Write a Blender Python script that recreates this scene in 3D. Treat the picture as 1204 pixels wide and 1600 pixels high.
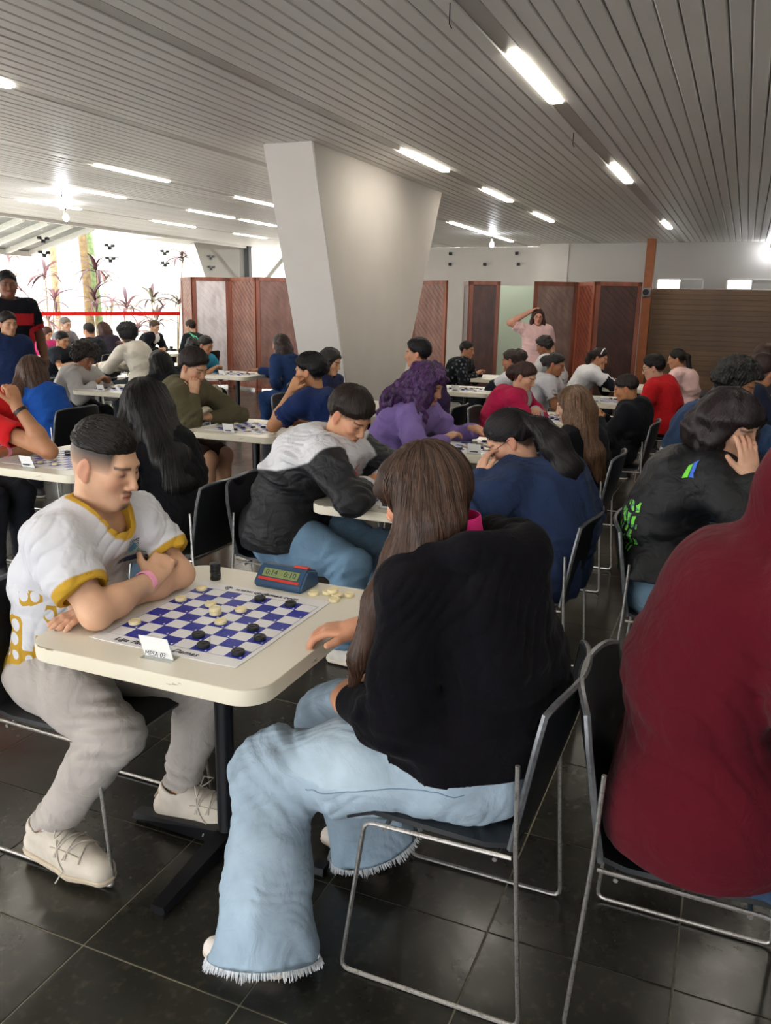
import bpy, bmesh, math, random
import numpy as np
from mathutils import Vector, Matrix
random.seed(7); np.random.seed(7)
for o in list(bpy.data.objects): bpy.data.objects.remove(o)
SC = bpy.context.scene
COL = SC.collection

# ------------------------------------------------------------------ camera
cam = bpy.data.cameras.new('camera'); camo = bpy.data.objects.new('camera', cam); COL.objects.link(camo)
_r, _u, _f = Vector((.9214,.3882,.0194)), Vector((-.1105,.2138,.9706)), Vector((-.3727,.8964,-.2399))
camo.matrix_world = Matrix(((_r.x,_u.x,-_f.x,0),(_r.y,_u.y,-_f.y,0),(_r.z,_u.z,-_f.z,1.62),(0,0,0,1)))
cam.sensor_fit = 'VERTICAL'; cam.sensor_height = 36; cam.lens = 1300/1600*36; cam.clip_start = .02; cam.clip_end = 200
SC.camera = camo
# ------------------------------------------------------------------ world, exposure
W = bpy.data.worlds.new('world'); SC.world = W; W.use_nodes = True
bg = W.node_tree.nodes['Background']; bg.inputs[0].default_value = (.97,.98,1,1); bg.inputs[1].default_value = 3.0
vs = SC.view_settings; vs.view_transform = 'Standard'; vs.look = 'None'; vs.gamma = 1; vs.use_curve_mapping = False
vs.exposure = 1.36
LAMP = 17.0      # emission strength of the fluorescent diffusers
FLOOD = 40.0

# ------------------------------------------------------------------ materials
def srgb(h):
    if isinstance(h, str):
        h = h.lstrip('#'); c = [int(h[i:i+2],16)/255 for i in (0,2,4)]
    else: c = list(h)
    return tuple((x/12.92 if x <= .04045 else ((x+.055)/1.055)**2.4) for x in c)
MATS = {}
class NT:
    def __init__(s, name):
        s.m = bpy.data.materials.new(name); s.m.use_nodes = True; s.t = s.m.node_tree; s.n = s.t.nodes; s.l = s.t.links
        s.b = s.n['Principled BSDF']
    def new(s, typ, **kw):
        n = s.n.new(typ)
        for k, v in kw.items():
            if k in n.inputs: n.inputs[k].default_value = v
            else: setattr(n, k, v)
        return n
    def link(s, a, b): s.l.new(a, b)
    def noise(s, scale, detail=2, coord='Object', vec=None, stretch=None):
        tc = s.new('ShaderNodeTexCoord'); src = tc.outputs[coord]
        if stretch is not None:
            mp = s.new('ShaderNodeMapping'); mp.inputs['Scale'].default_value = stretch; s.link(src, mp.inputs[0]); src = mp.outputs[0]
        n = s.new('ShaderNodeTexNoise'); n.inputs['Scale'].default_value = scale; n.inputs['Detail'].default_value = detail
        s.link(src, n.inputs['Vector']); return n.outputs['Fac']
    def ramp(s, fac, stops):
        r = s.new('ShaderNodeValToRGB'); e = r.color_ramp.elements
        while len(e) < len(stops): e.new(.5)
        for i, (p, c) in enumerate(stops):
            e[i].position = p; e[i].color = (*c, 1) if len(c) == 3 else c
        s.link(fac, r.inputs[0]); return r.outputs[0]
    def bump(s, h, strength=.3, dist=.01):
        b = s.new('ShaderNodeBump'); b.inputs['Strength'].default_value = strength; b.inputs['Distance'].default_value = dist
        s.link(h, b.inputs['Height']); s.link(b.outputs[0], s.b.inputs['Normal'])
    def mix(s, a, b, fac, typ='MIX'):
        m = s.new('ShaderNodeMixRGB'); m.blend_type = typ
        for i, v in ((1,a),(2,b)):
            if isinstance(v, (tuple,list)): m.inputs[i].default_value = (*v[:3],1)
            else: s.link(v, m.inputs[i])
        if isinstance(fac, (int,float)): m.inputs[0].default_value = fac
        else: s.link(fac, m.inputs[0])
        return m.outputs[0]
def mat(name, col, rough=.6, metal=0, noise=None, bump=None, spec=.5, emit=None, coat=0, var=.0, trans=0, ior=1.45):
    """plain procedural material: colour with a little mottling and relief"""
    if name in MATS: return MATS[name]
    t = NT(name); c = srgb(col); b = t.b
    b.inputs['Roughness'].default_value = rough; b.inputs['Metallic'].default_value = metal
    b.inputs['Specular IOR Level'].default_value = spec; b.inputs['IOR'].default_value = ior
    b.inputs['Coat Weight'].default_value = coat; b.inputs['Transmission Weight'].default_value = trans
    if noise:
        sc, amt = noise
        dk = tuple(x*(1-amt) for x in c); lt = tuple(min(1,x*(1+amt*.6)) for x in c)
        cc = t.ramp(t.noise(sc, 4), [(.3,dk),(.7,lt)])
    else:
        cc = None
    if var:
        oi = t.new('ShaderNodeObjectInfo'); dk = tuple(x*(1-var) for x in c); lt = tuple(min(1,x*(1+var)) for x in c)
        vc = t.ramp(oi.outputs['Random'], [(0,dk),(1,lt)])
        cc = t.mix(cc, vc, .5) if cc else vc
    if cc: t.link(cc, b.inputs['Base Color'])
    else: b.inputs['Base Color'].default_value = (*c,1)
    if bump: t.bump(t.noise(bump[0], 3), bump[1], bump[2] if len(bump) > 2 else .01)
    if emit: b.inputs['Emission Color'].default_value = (*srgb(emit[0]),1); b.inputs['Emission Strength'].default_value = emit[1]
    MATS[name] = t.m; return t.m
def colmat(name, rough=.8, bump=(250,.15,.003), sheen=0, spec=.3, mott=(18,.12), stretch=None, sss=0, crease=None):
    """base colour from the mesh's own colour attribute, with mottling and weave relief"""
    if name in MATS: return MATS[name]
    t = NT(name); b = t.b; b.inputs['Roughness'].default_value = rough; b.inputs['Specular IOR Level'].default_value = spec
    a = t.new('ShaderNodeAttribute'); a.attribute_name = 'Col'
    n = t.noise(mott[0], 3, stretch=stretch); r = t.ramp(n, [(.3,(1-mott[1],)*3),(.7,(1+mott[1]*.6,)*3)])
    t.link(t.mix(a.outputs['Color'], r, 1.0, 'MULTIPLY'), b.inputs['Base Color'])
    if sheen: b.inputs['Sheen Weight'].default_value = sheen; b.inputs['Sheen Roughness'].default_value = .5
    if sss: b.inputs['Subsurface Weight'].default_value = sss; b.inputs['Subsurface Radius'].default_value = (.02,.008,.005); b.inputs['Subsurface Scale'].default_value = .3
    if bump: t.bump(t.noise(bump[0], 2, stretch=stretch), bump[1], bump[2])
    if crease:
        tc = t.new('ShaderNodeTexCoord'); n = t.new('ShaderNodeTexNoise'); n.inputs['Scale'].default_value = crease[0]; n.inputs['Detail'].default_value = 3; n.inputs['Distortion'].default_value = 1.2; t.link(tc.outputs['Object'], n.inputs['Vector'])
        fine = [q for q in t.n if q.bl_idname == 'ShaderNodeBump'][0]; big = t.new('ShaderNodeBump'); big.inputs['Strength'].default_value = crease[1]; big.inputs['Distance'].default_value = crease[2]; t.link(n.outputs['Fac'], big.inputs['Height']); t.link(big.outputs[0], fine.inputs['Normal'])
    MATS[name] = t.m; return t.m
SKIN = colmat('skin', .5, (120,.08,.002), spec=.35, mott=(30,.06), sss=.12)
KNIT = colmat('cotton_knit', .95, (400,.2,.002), sheen=.04, spec=.12, mott=(9,.10), crease=(11,.55,.02))
FLEECE = colmat('fleece', 1.0, (160,.35,.004), sheen=.03, spec=.05, mott=(14,.12), crease=(8,.5,.03))
SATIN = colmat('tracksuit_polyester', .62, (60,.1,.004), spec=.4, mott=(8,.08), crease=(13,.6,.02))
DENIM = colmat('denim', .92, (500,.3,.002), sheen=.03, spec=.12, mott=(7,.22), crease=(10,.5,.02))
HAIR = colmat('hair', .55, (70,.5,.004), spec=.25, mott=(60,.35), stretch=(1,1,.12))
CURL = colmat('curly_hair', .55, (90,.8,.008), spec=.4, mott=(60,.45))
STRAND = colmat('hair_strand', .48, None, spec=.3, mott=(40,.2))
LEATHER = colmat('shoe_canvas', .7, (300,.2,.002), spec=.3, mott=(25,.1))

# ------------------------------------------------------------------ object helpers
def tag(o, label=None, cat=None, group=None, kind=None):
    if label: o['label'] = label
    if cat: o['category'] = cat
    if group: o['group'] = group
    if kind: o['kind'] = kind
    return o
def empty(name, loc=(0,0,0), rz=0.0, label=None, cat=None, group=None):
    o = bpy.data.objects.new(name, None); COL.objects.link(o); o.location = loc; o.rotation_euler = (0,0,rz); o.empty_display_size = .1
    return tag(o, label, cat, group)
def link(name, me, parent=None, loc=None, rot=None, material=None):
    o = bpy.data.objects.new(name, me); COL.objects.link(o)
    if parent is not None: o.parent = parent
    if loc is not None: o.location = loc
    if rot is not None: o.rotation_euler = rot
    if material is not None and not me.materials: me.materials.append(material)
    return o
class MB:
    """collects simple shapes into one mesh"""
    def __init__(s): s.bm = bmesh.new()
    def box(s, c, d, rot=None, bev=0):
        r = bmesh.ops.create_cube(s.bm, size=1); vs_ = r['verts']
        M = Matrix.Translation(c) @ (rot.to_4x4() if rot is not None else Matrix.Identity(4)) @ Matrix.Diagonal((*d,1))
        bmesh.ops.transform(s.bm, matrix=M, verts=vs_)
        if bev:
            es = list({e for v in vs_ for e in v.link_edges}); bmesh.ops.bevel(s.bm, geom=es, offset=bev, segments=2, affect='EDGES', profile=.7)
        return s
    def tube(s, pts, r, n=8, closed=False, cap=True):
        pts = [Vector(p) for p in pts]; rs = r if isinstance(r, (list,tuple)) else [r]*len(pts); N = len(pts); rings = []
        up = None
        for i, p in enumerate(pts):
            a = pts[(i-1) % N] if (closed or i > 0) else p; b = pts[(i+1) % N] if (closed or i < N-1) else p
            d = (b-a).normalized() if (b-a).length > 1e-9 else Vector((0,0,1))
            if up is None: up = d.orthogonal().normalized()
            else:
                up = up - d*up.dot(d); up = up.normalized() if up.length > 1e-6 else d.orthogonal().normalized()
            q = d.cross(up)
            rings.append([s.bm.verts.new(p + (up*math.cos(t)+q*math.sin(t))*rs[i]) for t in [2*math.pi*k/n for k in range(n)]])
        for i in range(N if closed else N-1):
            A, B = rings[i], rings[(i+1) % N]
            for k in range(n): s.bm.faces.new((A[k],A[(k+1)%n],B[(k+1)%n],B[k]))
        if cap and not closed:
            s.bm.faces.new(list(reversed(rings[0]))); s.bm.faces.new(rings[-1])
        return s
    def lathe(s, prof, n=24, c=(0,0,0)):
        c = Vector(c); rings = []
        for r, z in prof: rings.append([s.bm.verts.new(c+Vector((r*math.cos(2*math.pi*k/n), r*math.sin(2*math.pi*k/n), z))) for k in range(n)])
        for A, B in zip(rings, rings[1:]):
            for k in range(n): s.bm.faces.new((A[k],A[(k+1)%n],B[(k+1)%n],B[k]))
        s.bm.faces.new(list(reversed(rings[0]))); s.bm.faces.new(rings[-1]); return s
    def prism(s, poly, z0, z1):
        a = [s.bm.verts.new((x,y,z0)) for x, y in poly]; b = [s.bm.verts.new((x,y,z1)) for x, y in poly]; n = len(poly)
        s.bm.faces.new(list(reversed(a))); s.bm.faces.new(b)
        for k in range(n): s.bm.faces.new((a[k],a[(k+1)%n],b[(k+1)%n],b[k]))
        return s
    def face(s, pts):
        s.bm.faces.new([s.bm.verts.new(p) for p in pts]); return s
    def grid(s, fn, nu, nv, thick=0):
        """fn(u,v)->point, u,v in 0..1; with thickness along the normal"""
        P = [[Vector(fn(i/nu,j/nv)) for j in range(nv+1)] for i in range(nu+1)]
        def nrm(i, j):
            a = P[min(i+1,nu)][j]-P[max(i-1,0)][j]; b = P[i][min(j+1,nv)]-P[i][max(j-1,0)]
            return a.cross(b).normalized()
        A = [[s.bm.verts.new(P[i][j]+nrm(i,j)*thick/2) for j in range(nv+1)] for i in range(nu+1)]
        for i in range(nu):
            for j in range(nv): s.bm.faces.new((A[i][j],A[i+1][j],A[i+1][j+1],A[i][j+1]))
        if thick:
            B = [[s.bm.verts.new(P[i][j]-nrm(i,j)*thick/2) for j in range(nv+1)] for i in range(nu+1)]
            for i in range(nu):
                for j in range(nv): s.bm.faces.new((B[i][j],B[i][j+1],B[i+1][j+1],B[i+1][j]))
            for i in range(nu):
                s.bm.faces.new((A[i][0],B[i][0],B[i+1][0],A[i+1][0])); s.bm.faces.new((A[i+1][nv],B[i+1][nv],B[i][nv],A[i][nv]))
            for j in range(nv):
                s.bm.faces.new((A[0][j+1],B[0][j+1],B[0][j],A[0][j])); s.bm.faces.new((A[nu][j],B[nu][j],B[nu][j+1],A[nu][j+1]))
        return s
    def mesh(s, name, material=None, smooth=False):
        bmesh.ops.recalc_face_normals(s.bm, faces=s.bm.faces)
        me = bpy.data.meshes.new(name); s.bm.to_mesh(me); s.bm.free()
        if material: me.materials.append(material)
        if smooth:
            me.shade_smooth()
            try: me.set_sharp_from_angle(angle=math.radians(40))
            except Exception: pass
        return me
    def obj(s, name, material=None, parent=None, smooth=False, loc=None, rot=None):
        return link(name, s.mesh(name, material, smooth), parent, loc, rot)
def text_mesh(txt, size, material, extrude=.0004, align='CENTER', shear=0, space=1.0):
    cu = bpy.data.curves.new('lettering','FONT'); cu.body = txt; cu.size = size; cu.extrude = extrude; cu.align_x = align; cu.align_y = 'CENTER'; cu.shear = shear; cu.space_character = space
    cu.resolution_u = 3
    o = bpy.data.objects.new('lettering', cu); COL.objects.link(o)
    dg = bpy.context.evaluated_depsgraph_get(); dg.update()
    me = bpy.data.meshes.new_from_object(o.evaluated_get(dg)); bpy.data.objects.remove(o); bpy.data.curves.remove(cu)
    me.name = 'lettering'; me.materials.clear(); me.materials.append(material); return me
def rrect(w, d, r, n=6, c=(0,0)):
    P = []
    for sx, sy, a0 in ((1,1,0),(-1,1,90),(-1,-1,180),(1,-1,270)):
        for k in range(n+1):
            a = math.radians(a0+90*k/n); P.append((c[0]+sx*(w/2-r)+r*math.cos(a), c[1]+sy*(d/2-r)+r*math.sin(a)))
    return P
# ================================================================== THE SETTING
XL, XR, Y0, Y1, ZC = -11.6, 4.6, -8.0, 18.7, 3.0
def struct(name, mb, m, parent=None, smooth=False):
    o = mb.obj(name, m, parent, smooth); o['kind'] = 'structure'; return o
# ---- materials of the setting
def floor_material():
    t = NT('slate_floor_tile'); oi = t.new('ShaderNodeObjectInfo')
    base = t.ramp(t.noise(3.1, 6), [(.3, srgb('#1f1f1b')),(.55, srgb('#2c2b25')),(.75, srgb('#3a3931'))])
    sp = t.ramp(t.noise(38, 3), [(.55,(0,0,0)),(.72,(1,1,1))])
    c = t.mix(base, srgb('#5b564a'), t.mix((0,0,0), sp, .25))
    v = t.ramp(oi.outputs['Random'], [(0,(.75,)*3),(1,(1.25,)*3)])
    t.link(t.mix(c, v, 1.0, 'MULTIPLY'), t.b.inputs['Base Color'])
    rr = t.new('ShaderNodeMapRange'); t.link(t.noise(5.0, 5), rr.inputs[0]); rr.inputs[3].default_value = .12; rr.inputs[4].default_value = .34
    t.link(rr.outputs[0], t.b.inputs['Roughness']); t.b.inputs['Specular IOR Level'].default_value = .38
    t.bump(t.noise(14, 5), .12, .006); return t.m
M_TILE = floor_material()
M_GROUT = mat('floor_grout', '#8c8675', .85, noise=(40,.25))
M_SLAT = mat('ceiling_slat_paint', '#ebe8e3', .42, noise=(.7,.06), var=.05, spec=.5)
M_PLEN = mat('ceiling_void', '#c2bfb9', .9, noise=(2,.1))
M_WHITE = mat('white_wall_paint', '#c8c3bd', .8, noise=(2.2,.04), bump=(60,.05,.002))
M_WALL = mat('grey_white_wall_paint', '#b9b5b0', .85, noise=(1.2,.05), bump=(60,.05,.002))
M_MINT = mat('pale_green_wall_paint', '#c3d3c0', .8, noise=(2,.04))
M_BLACKM = mat('black_metal', '#15161a', .35, metal=.2, noise=(30,.2))
M_ORANGE = mat('orange_brown_post_paint', '#9c5a34', .6, noise=(9,.15))
M_RIM = mat('white_trim_paint', '#e6e3dd', .5, noise=(20,.05))
def wood_material(name, dark, mid, light, axis=(1,1,1), scale=9, rough=.42):
    t = NT(name); w = t.noise(scale, 5, stretch=axis); oi = t.new('ShaderNodeObjectInfo')
    c = t.ramp(w, [(.28, srgb(dark)),(.5, srgb(mid)),(.74, srgb(light))]); v = t.ramp(oi.outputs['Random'], [(0,(.8,)*3),(1,(1.2,)*3)])
    t.link(t.mix(c, v, 1.0, 'MULTIPLY'), t.b.inputs['Base Color']); t.b.inputs['Roughness'].default_value = rough
    t.bump(t.noise(scale*6, 3, stretch=axis), .15, .003); return t.m
M_SCREEN = wood_material('screen_wood_frame', '#5e2c1c', '#7a3f2a', '#935540', (1,1,.12))
M_BOARDS = [wood_material('screen_board_'+n, *c, (1,1,.4)) for n, c in (('rose',('#6e483e','#82574b','#936a5d')),('dark',('#2c1510','#3a1d16','#4a2a20')),('red',('#5d2716','#723421','#84452f')),('grey',('#5b4740','#6b564e','#7c675d')),('pale',('#b3a9ab','#c9c2c5','#dad4d6')))]  # the pale set puts a patch of sunlight into the board colour
M_PLANK = wood_material('brown_plank', '#5f452d', '#705236', '#7e5f41', (.15,1,1), 6, .5)
def glass_material():
    t = NT('clear_glass'); t.n.remove(t.b); out = t.n['Material Output']
    tr = t.new('ShaderNodeBsdfTransparent'); gl = t.new('ShaderNodeBsdfGlossy'); gl.inputs['Roughness'].default_value = .03
    lw = t.new('ShaderNodeLayerWeight'); lw.inputs[0].default_value = .12
    mx = t.new('ShaderNodeMixShader'); mm = t.new('ShaderNodeMath', operation='MULTIPLY'); t.link(lw.outputs['Fresnel'], mm.inputs[0]); mm.inputs[1].default_value = .5
    tr.inputs[0].default_value = (.93,.95,.94,1)
    t.link(mm.outputs[0], mx.inputs[0]); t.link(tr.outputs[0], mx.inputs[1]); t.link(gl.outputs[0], mx.inputs[2]); t.link(mx.outputs[0], out.inputs[0]); return t.m
M_GLASS = glass_material()

# ---- floor: a grout bed and its slate tiles
TS = .4725
floor = struct('floor', MB().box(((XL+XR)/2-.2,(Y0+Y1+.9)/2,-.06), (XR-XL+.4,Y1-Y0+.9,.115)), M_GROUT)
tb = MB().box((0,0,-.005), (TS-.005,TS-.005,.02), bev=.001); tile_me = tb.mesh('tile', M_TILE)
cells = []
for i in range(-24, 11):
    for j in range(-20, 39):
        cx, cy = -.455+TS*(i+.5), 1.388+TS*(j+.5)
        if not (XL < cx < XR and Y0 < cy < Y1+.6): continue
        v = Vector((cx,cy,-1.62)); d = v.dot(_f)
        vis = d > .3 and abs(v.dot(_r)/d) < .62 and abs(v.dot(_u)/d) < .82
        cells.append((0 if vis else 1, d if vis else v.length, cx, cy))
cells.sort()
rng = random.Random(3)
for k, (_, _, cx, cy) in enumerate(cells[:290]):
    link('tile', tile_me, floor, (cx,cy,-.005+rng.uniform(-.0008,.0008)), (rng.uniform(-.0012,.0012),rng.uniform(-.0012,.0012),rng.choice((0,math.pi/2,math.pi))))
rb = MB()
for (_, _, cx, cy) in cells[290:]:
    h = (TS-.005)/2; rb.face([(cx-h,cy-h,.005),(cx+h,cy-h,.005),(cx+h,cy+h,.005),(cx-h,cy+h,.005)])
o = rb.obj('distant_tiles', M_TILE, floor); o['kind'] = 'stuff'; o.location.z = -.005

# ---- ceiling: dark void above, metal slats below, lamp channels
ROWS = [2.04,.35,-1.35,-3.04,-4.70,-6.44,-8.05,-9.75]
ceiling = struct('ceiling', MB().box(((XL+XR)/2,(Y0+Y1)/2,ZC+.078), (XR-XL,Y1-Y0,.12)).box((-2.2,Y1+.5,ZC+.078), (13.6,1.0,.12)), M_PLEN)
L = Y1-Y0+.9
def slat_mesh(w):
    prof = [(-w/2-.003,.016),(-w/2,.006),(-w/2+.005,0),(w/2-.005,0),(w/2,.006),(w/2+.003,.016)]; m = MB()
    A = [m.bm.verts.new((x,0,z)) for x, z in prof]; B = [m.bm.verts.new((x,L,z)) for x, z in prof]
    for k in range(5): m.bm.faces.new((A[k],A[k+1],B[k+1],B[k]))
    return m.mesh('slat', M_SLAT)
SL, CH = slat_mesh(.0955), slat_mesh(.11)
edges = [XR-.05]+ROWS+[XL+.05]
for a, b in zip(edges, edges[1:]):
    n = max(1, round((a-b)/.1085))
    for k in range(1, n): link('slat', SL, ceiling, (a+(b-a)*k/n, Y0, ZC+rng.uniform(-.0015,.0015)))
M_CHAN = mat('lamp_channel_paint', '#bdb9b2', .35, noise=(3,.08))
for x in ROWS:
    c = link('lamp_channel', CH.copy(), ceiling, (x, Y0, ZC+.004)); c.data.materials.clear(); c.data.materials.append(M_CHAN)
struct('trim_1', MB().box((XL-.03,(Y0+Y1)/2,ZC+.09), (.1,Y1-Y0,.22)), M_WALL)

# ---- fluorescent lamps: one thing each
M_DIFF = mat('lamp_diffuser', '#ffffff', .5, emit=('#fff6e6', LAMP))
M_HOUS = mat('lamp_housing', '#cfccc6', .4, noise=(10,.05))
hous = MB().box((0,.6,.02), (.1,1.24,.035), bev=.004).mesh('housing', M_HOUS)
dif = MB().box((0,.6,-.004), (.074,1.19,.014), bev=.004).mesh('diffuser', M_DIFF)
LAMPS = [(-1.35,4.97,'lit ceiling tube lamp nearest the camera, above the brown-haired girl'),(-1.35,8.87,'lit ceiling tube lamp second along the row nearest the right side'),(-1.35,14.4,'farthest lit ceiling tube lamp of the row nearest the right side'),
 (-3.04,7.57,'lit ceiling tube lamp just right of the slanted white pillar top'),(-3.04,10.2,'middle one of three lit ceiling tube lamps right of the pillar'),(-3.04,12.85,'farthest of three lit ceiling tube lamps right of the pillar'),
 (-4.70,3.43,'lit ceiling tube lamp cut off at the left picture edge'),(-4.70,13.9,'small distant lit tube lamp touching the pillar edge'),(-4.70,15.3,'small distant lit tube lamp between two others beside the pillar'),(-4.70,16.75,'small distant lit tube lamp above the hanging bulb'),
 (-6.44,7.42,'lit ceiling tube lamp topmost of those left of the pillar'),(-6.44,10.1,'lit ceiling tube lamp running behind the pillar top'),(-8.05,8.59,'lit ceiling tube lamp beside the glaring bulb on the left'),(-8.05,11.3,'lit ceiling tube lamp between bulb and pillar'),(-8.05,12.75,'lit ceiling tube lamp meeting the pillar edge lower down'),
 (-9.75,9.6,'dim-looking ceiling tube lamp above the plants'),(-9.75,12.6,'long ceiling tube lamp above the bright window wall'),(-9.75,15.2,'ceiling tube lamp near the far left corner'),(-8.05,15.6,'ceiling tube lamp at the far end near the second pillar'),
 (.35,5.0,'ceiling tube lamp off to the right mirrored in the floor'),(.35,9.0,'ceiling tube lamp farther off to the right'),(.35,13.0,'ceiling tube lamp far off to the right'),(-1.35,.6,'ceiling tube lamp above and behind the camera'),(-4.70,7.4,'ceiling tube lamp hidden behind the pillar face'),(.35,1.2,'ceiling tube lamp overhead at right'),(-3.04,-1.6,'ceiling tube lamp behind the camera at left'),(.35,-4,'ceiling tube lamp far behind the camera'),(-4.70,-2.5,'ceiling tube lamp behind the camera farther left'),(-6.44,1.0,'ceiling tube lamp out of view at left')]
for x, y, lab in LAMPS:
    if lab.startswith('ceiling tube lamp hidden'): continue
    e = empty('ceiling_lamp', (x,y,ZC), 0, lab, 'lamp', 'fluorescent ceiling lamps')
    link('housing', hous, e); link('diffuser', dif, e)
M_BULB = mat('bulb_glow', '#ffffff', .4, emit=('#f4f8ff', FLOOD))
for (x, y, z), lab in (((-8.42,9.0,2.83),'glaring bulb hanging from the ceiling at left'),((-9.3,10.0,2.79),'second glaring bulb below the first at left'),((-4.58,16,2.80),'glaring bulb hanging beside the pillar at the back'),((.3,18.45,2.80),'glaring wall floodlight at the far right edge')):
    e = empty('hanging_bulb', (x,y,z), 0, lab, 'lamp', 'bare bright bulbs')
    MB().tube([(0,0,ZC-z),(0,0,.09)], .008, 6).obj('cord', M_BLACKM, e)
    MB().lathe([(.012,.1),(.022,.095),(.024,.05),(.02,.045)], 12).obj('socket', M_WHITE, e, True)
    MB().lathe([(.016,.05),(.03,.03),(.042,0),(.04,-.03),(.022,-.05),(.004,-.055)], 14).obj('bulb', M_BULB, e, True)
for i, (x, y) in enumerate(((-1.36,4.1),(-1.36,7.2))):
    MB().tube([(0,0,0),(0,0,-.09),(.012,0,-.11)], .003, 6).obj('ceiling_hook', M_BLACKM, None, loc=(x-.07,y,ZC)); 
    h = [o for o in COL.objects if o.name.startswith('ceiling_hook')][-1]
    tag(h, ('thin wire hook hanging near the top of the picture','thin wire hook hanging past the nearest lamp')[i], 'hook', 'wire hooks in the ceiling')

# ---- walls
w = MB().box(((-3.65+XR)/2,Y1+.1,1.5), (XR+3.65,.2,3.0)); struct('wall_back', w, M_WALL)
struct('wall_back_pier', MB().box((-3.95,Y1+.35,1.5), (.62,.75,3.0)), M_WHITE)
struct('wall_back_left', MB().box((-6.6,Y1+.95,1.5), (5.0,.1,3.0)), M_WHITE)
struct('wall_right', MB().box((XR+.1,(Y0+Y1)/2,1.5), (.2,Y1-Y0,3.0)), M_WALL)
# slanted pillars: flat V-shaped concrete blades
def blade(name, x0, x1, top, bot):
    m = MB(); P = [m.bm.verts.new((x,y,z)) for x in (x0,x1) for (y,z) in ((top[0],3.05),(top[1],3.05),(bot[1],-.01),(bot[0],-.01))]
    for f in ((0,1,2,3),(7,6,5,4),(0,4,5,1),(1,5,6,2),(2,6,7,3),(3,7,4,0)): m.bm.faces.new([P[i] for i in f])
    bmesh.ops.bevel(m.bm, geom=list(m.bm.edges), offset=.008, segments=2, affect='EDGES'); return struct(name, m, M_WHITE)
blade('pillar_1', -4.13, -3.63, (6.90,10.38), (7.93,8.78))
m = MB()
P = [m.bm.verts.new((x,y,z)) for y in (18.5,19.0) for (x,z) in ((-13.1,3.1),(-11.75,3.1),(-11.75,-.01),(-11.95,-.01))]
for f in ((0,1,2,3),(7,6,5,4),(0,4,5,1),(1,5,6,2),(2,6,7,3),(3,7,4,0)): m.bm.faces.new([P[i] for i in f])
struct('pillar_2', m, mat('shaded_concrete','#6f6963',.9,noise=(2,.1)))  # concrete grey darkened, shade put into the colour
struct('added_shade_eave', MB().box((-12.6,18.9,3.18), (2.6,3.4,.14)), M_WALL)  # roof piece added to keep sky light off the second pillar
struct('pillar_3', MB().box((-11.58,18.6,1.5), (.14,.14,3.0), bev=.01), M_BLACKM)
m = MB(); m.tube([(-11.2,18.8,2.2),(-10.4,18.8,3.0)], .05, 6); struct('trim_2', m, M_WALL)
struct('pillar_4', MB().box((-1.85,17.75,1.5), (.17,.12,3.0), bev=.006), M_ORANGE)
# transom windows above the brown partition
for i, x in enumerate((-1.77,-.42)):
    f = MB()
    for c, d in (((.45,0,.0),(.92,.06,.03)),((.45,0,.2),(.92,.06,.03)),((0,0,.1),(.03,.06,.23)),((.9,0,.1),(.03,.06,.23)),((.46,0,.1),(.02,.06,.2))): f.box(c,d)
    wf = f.obj('window_%d' % (i+2), M_RIM, None, loc=(x,Y1-.02,2.08)); wf['kind'] = 'structure'
    MB().box((.235,.0,.1), (.45,.01,.2)).obj('pane', mat('frosted_lit_pane','#ffffff',.3,emit=('#ffffff',2.2)), wf)
    MB().box((.68,.0,.1), (.42,.01,.2)).obj('pane', mat('dull_pane','#a19d98',.3,noise=(4,.1)), wf)
# brown plank partition
bp = MB().box(((XR-1.9)/2-.0,17.99,1.03), (XR+1.9,.03,2.06)); bpo = struct('wall_partition', bp, M_PLANK)
pm = MB().box((0,0,0), (XR+1.9,.03,.0935), bev=.004).mesh('plank', M_PLANK)
for k in range(21): link('plank', pm, bpo, ((XR-1.9)/2,17.965+rng.uniform(-.001,.001),.05+.098*k))
struct('baseboard_back', MB().box(((XR-1.9)/2,17.93,.05), (XR+1.9,.03,.1)), mat('grey_baseboard','#57565c',.6,noise=(5,.1)))
struct('wall_mint', MB().box((-4.2,16.6,1.03), (1.3,.08,2.06)), M_MINT)

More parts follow.
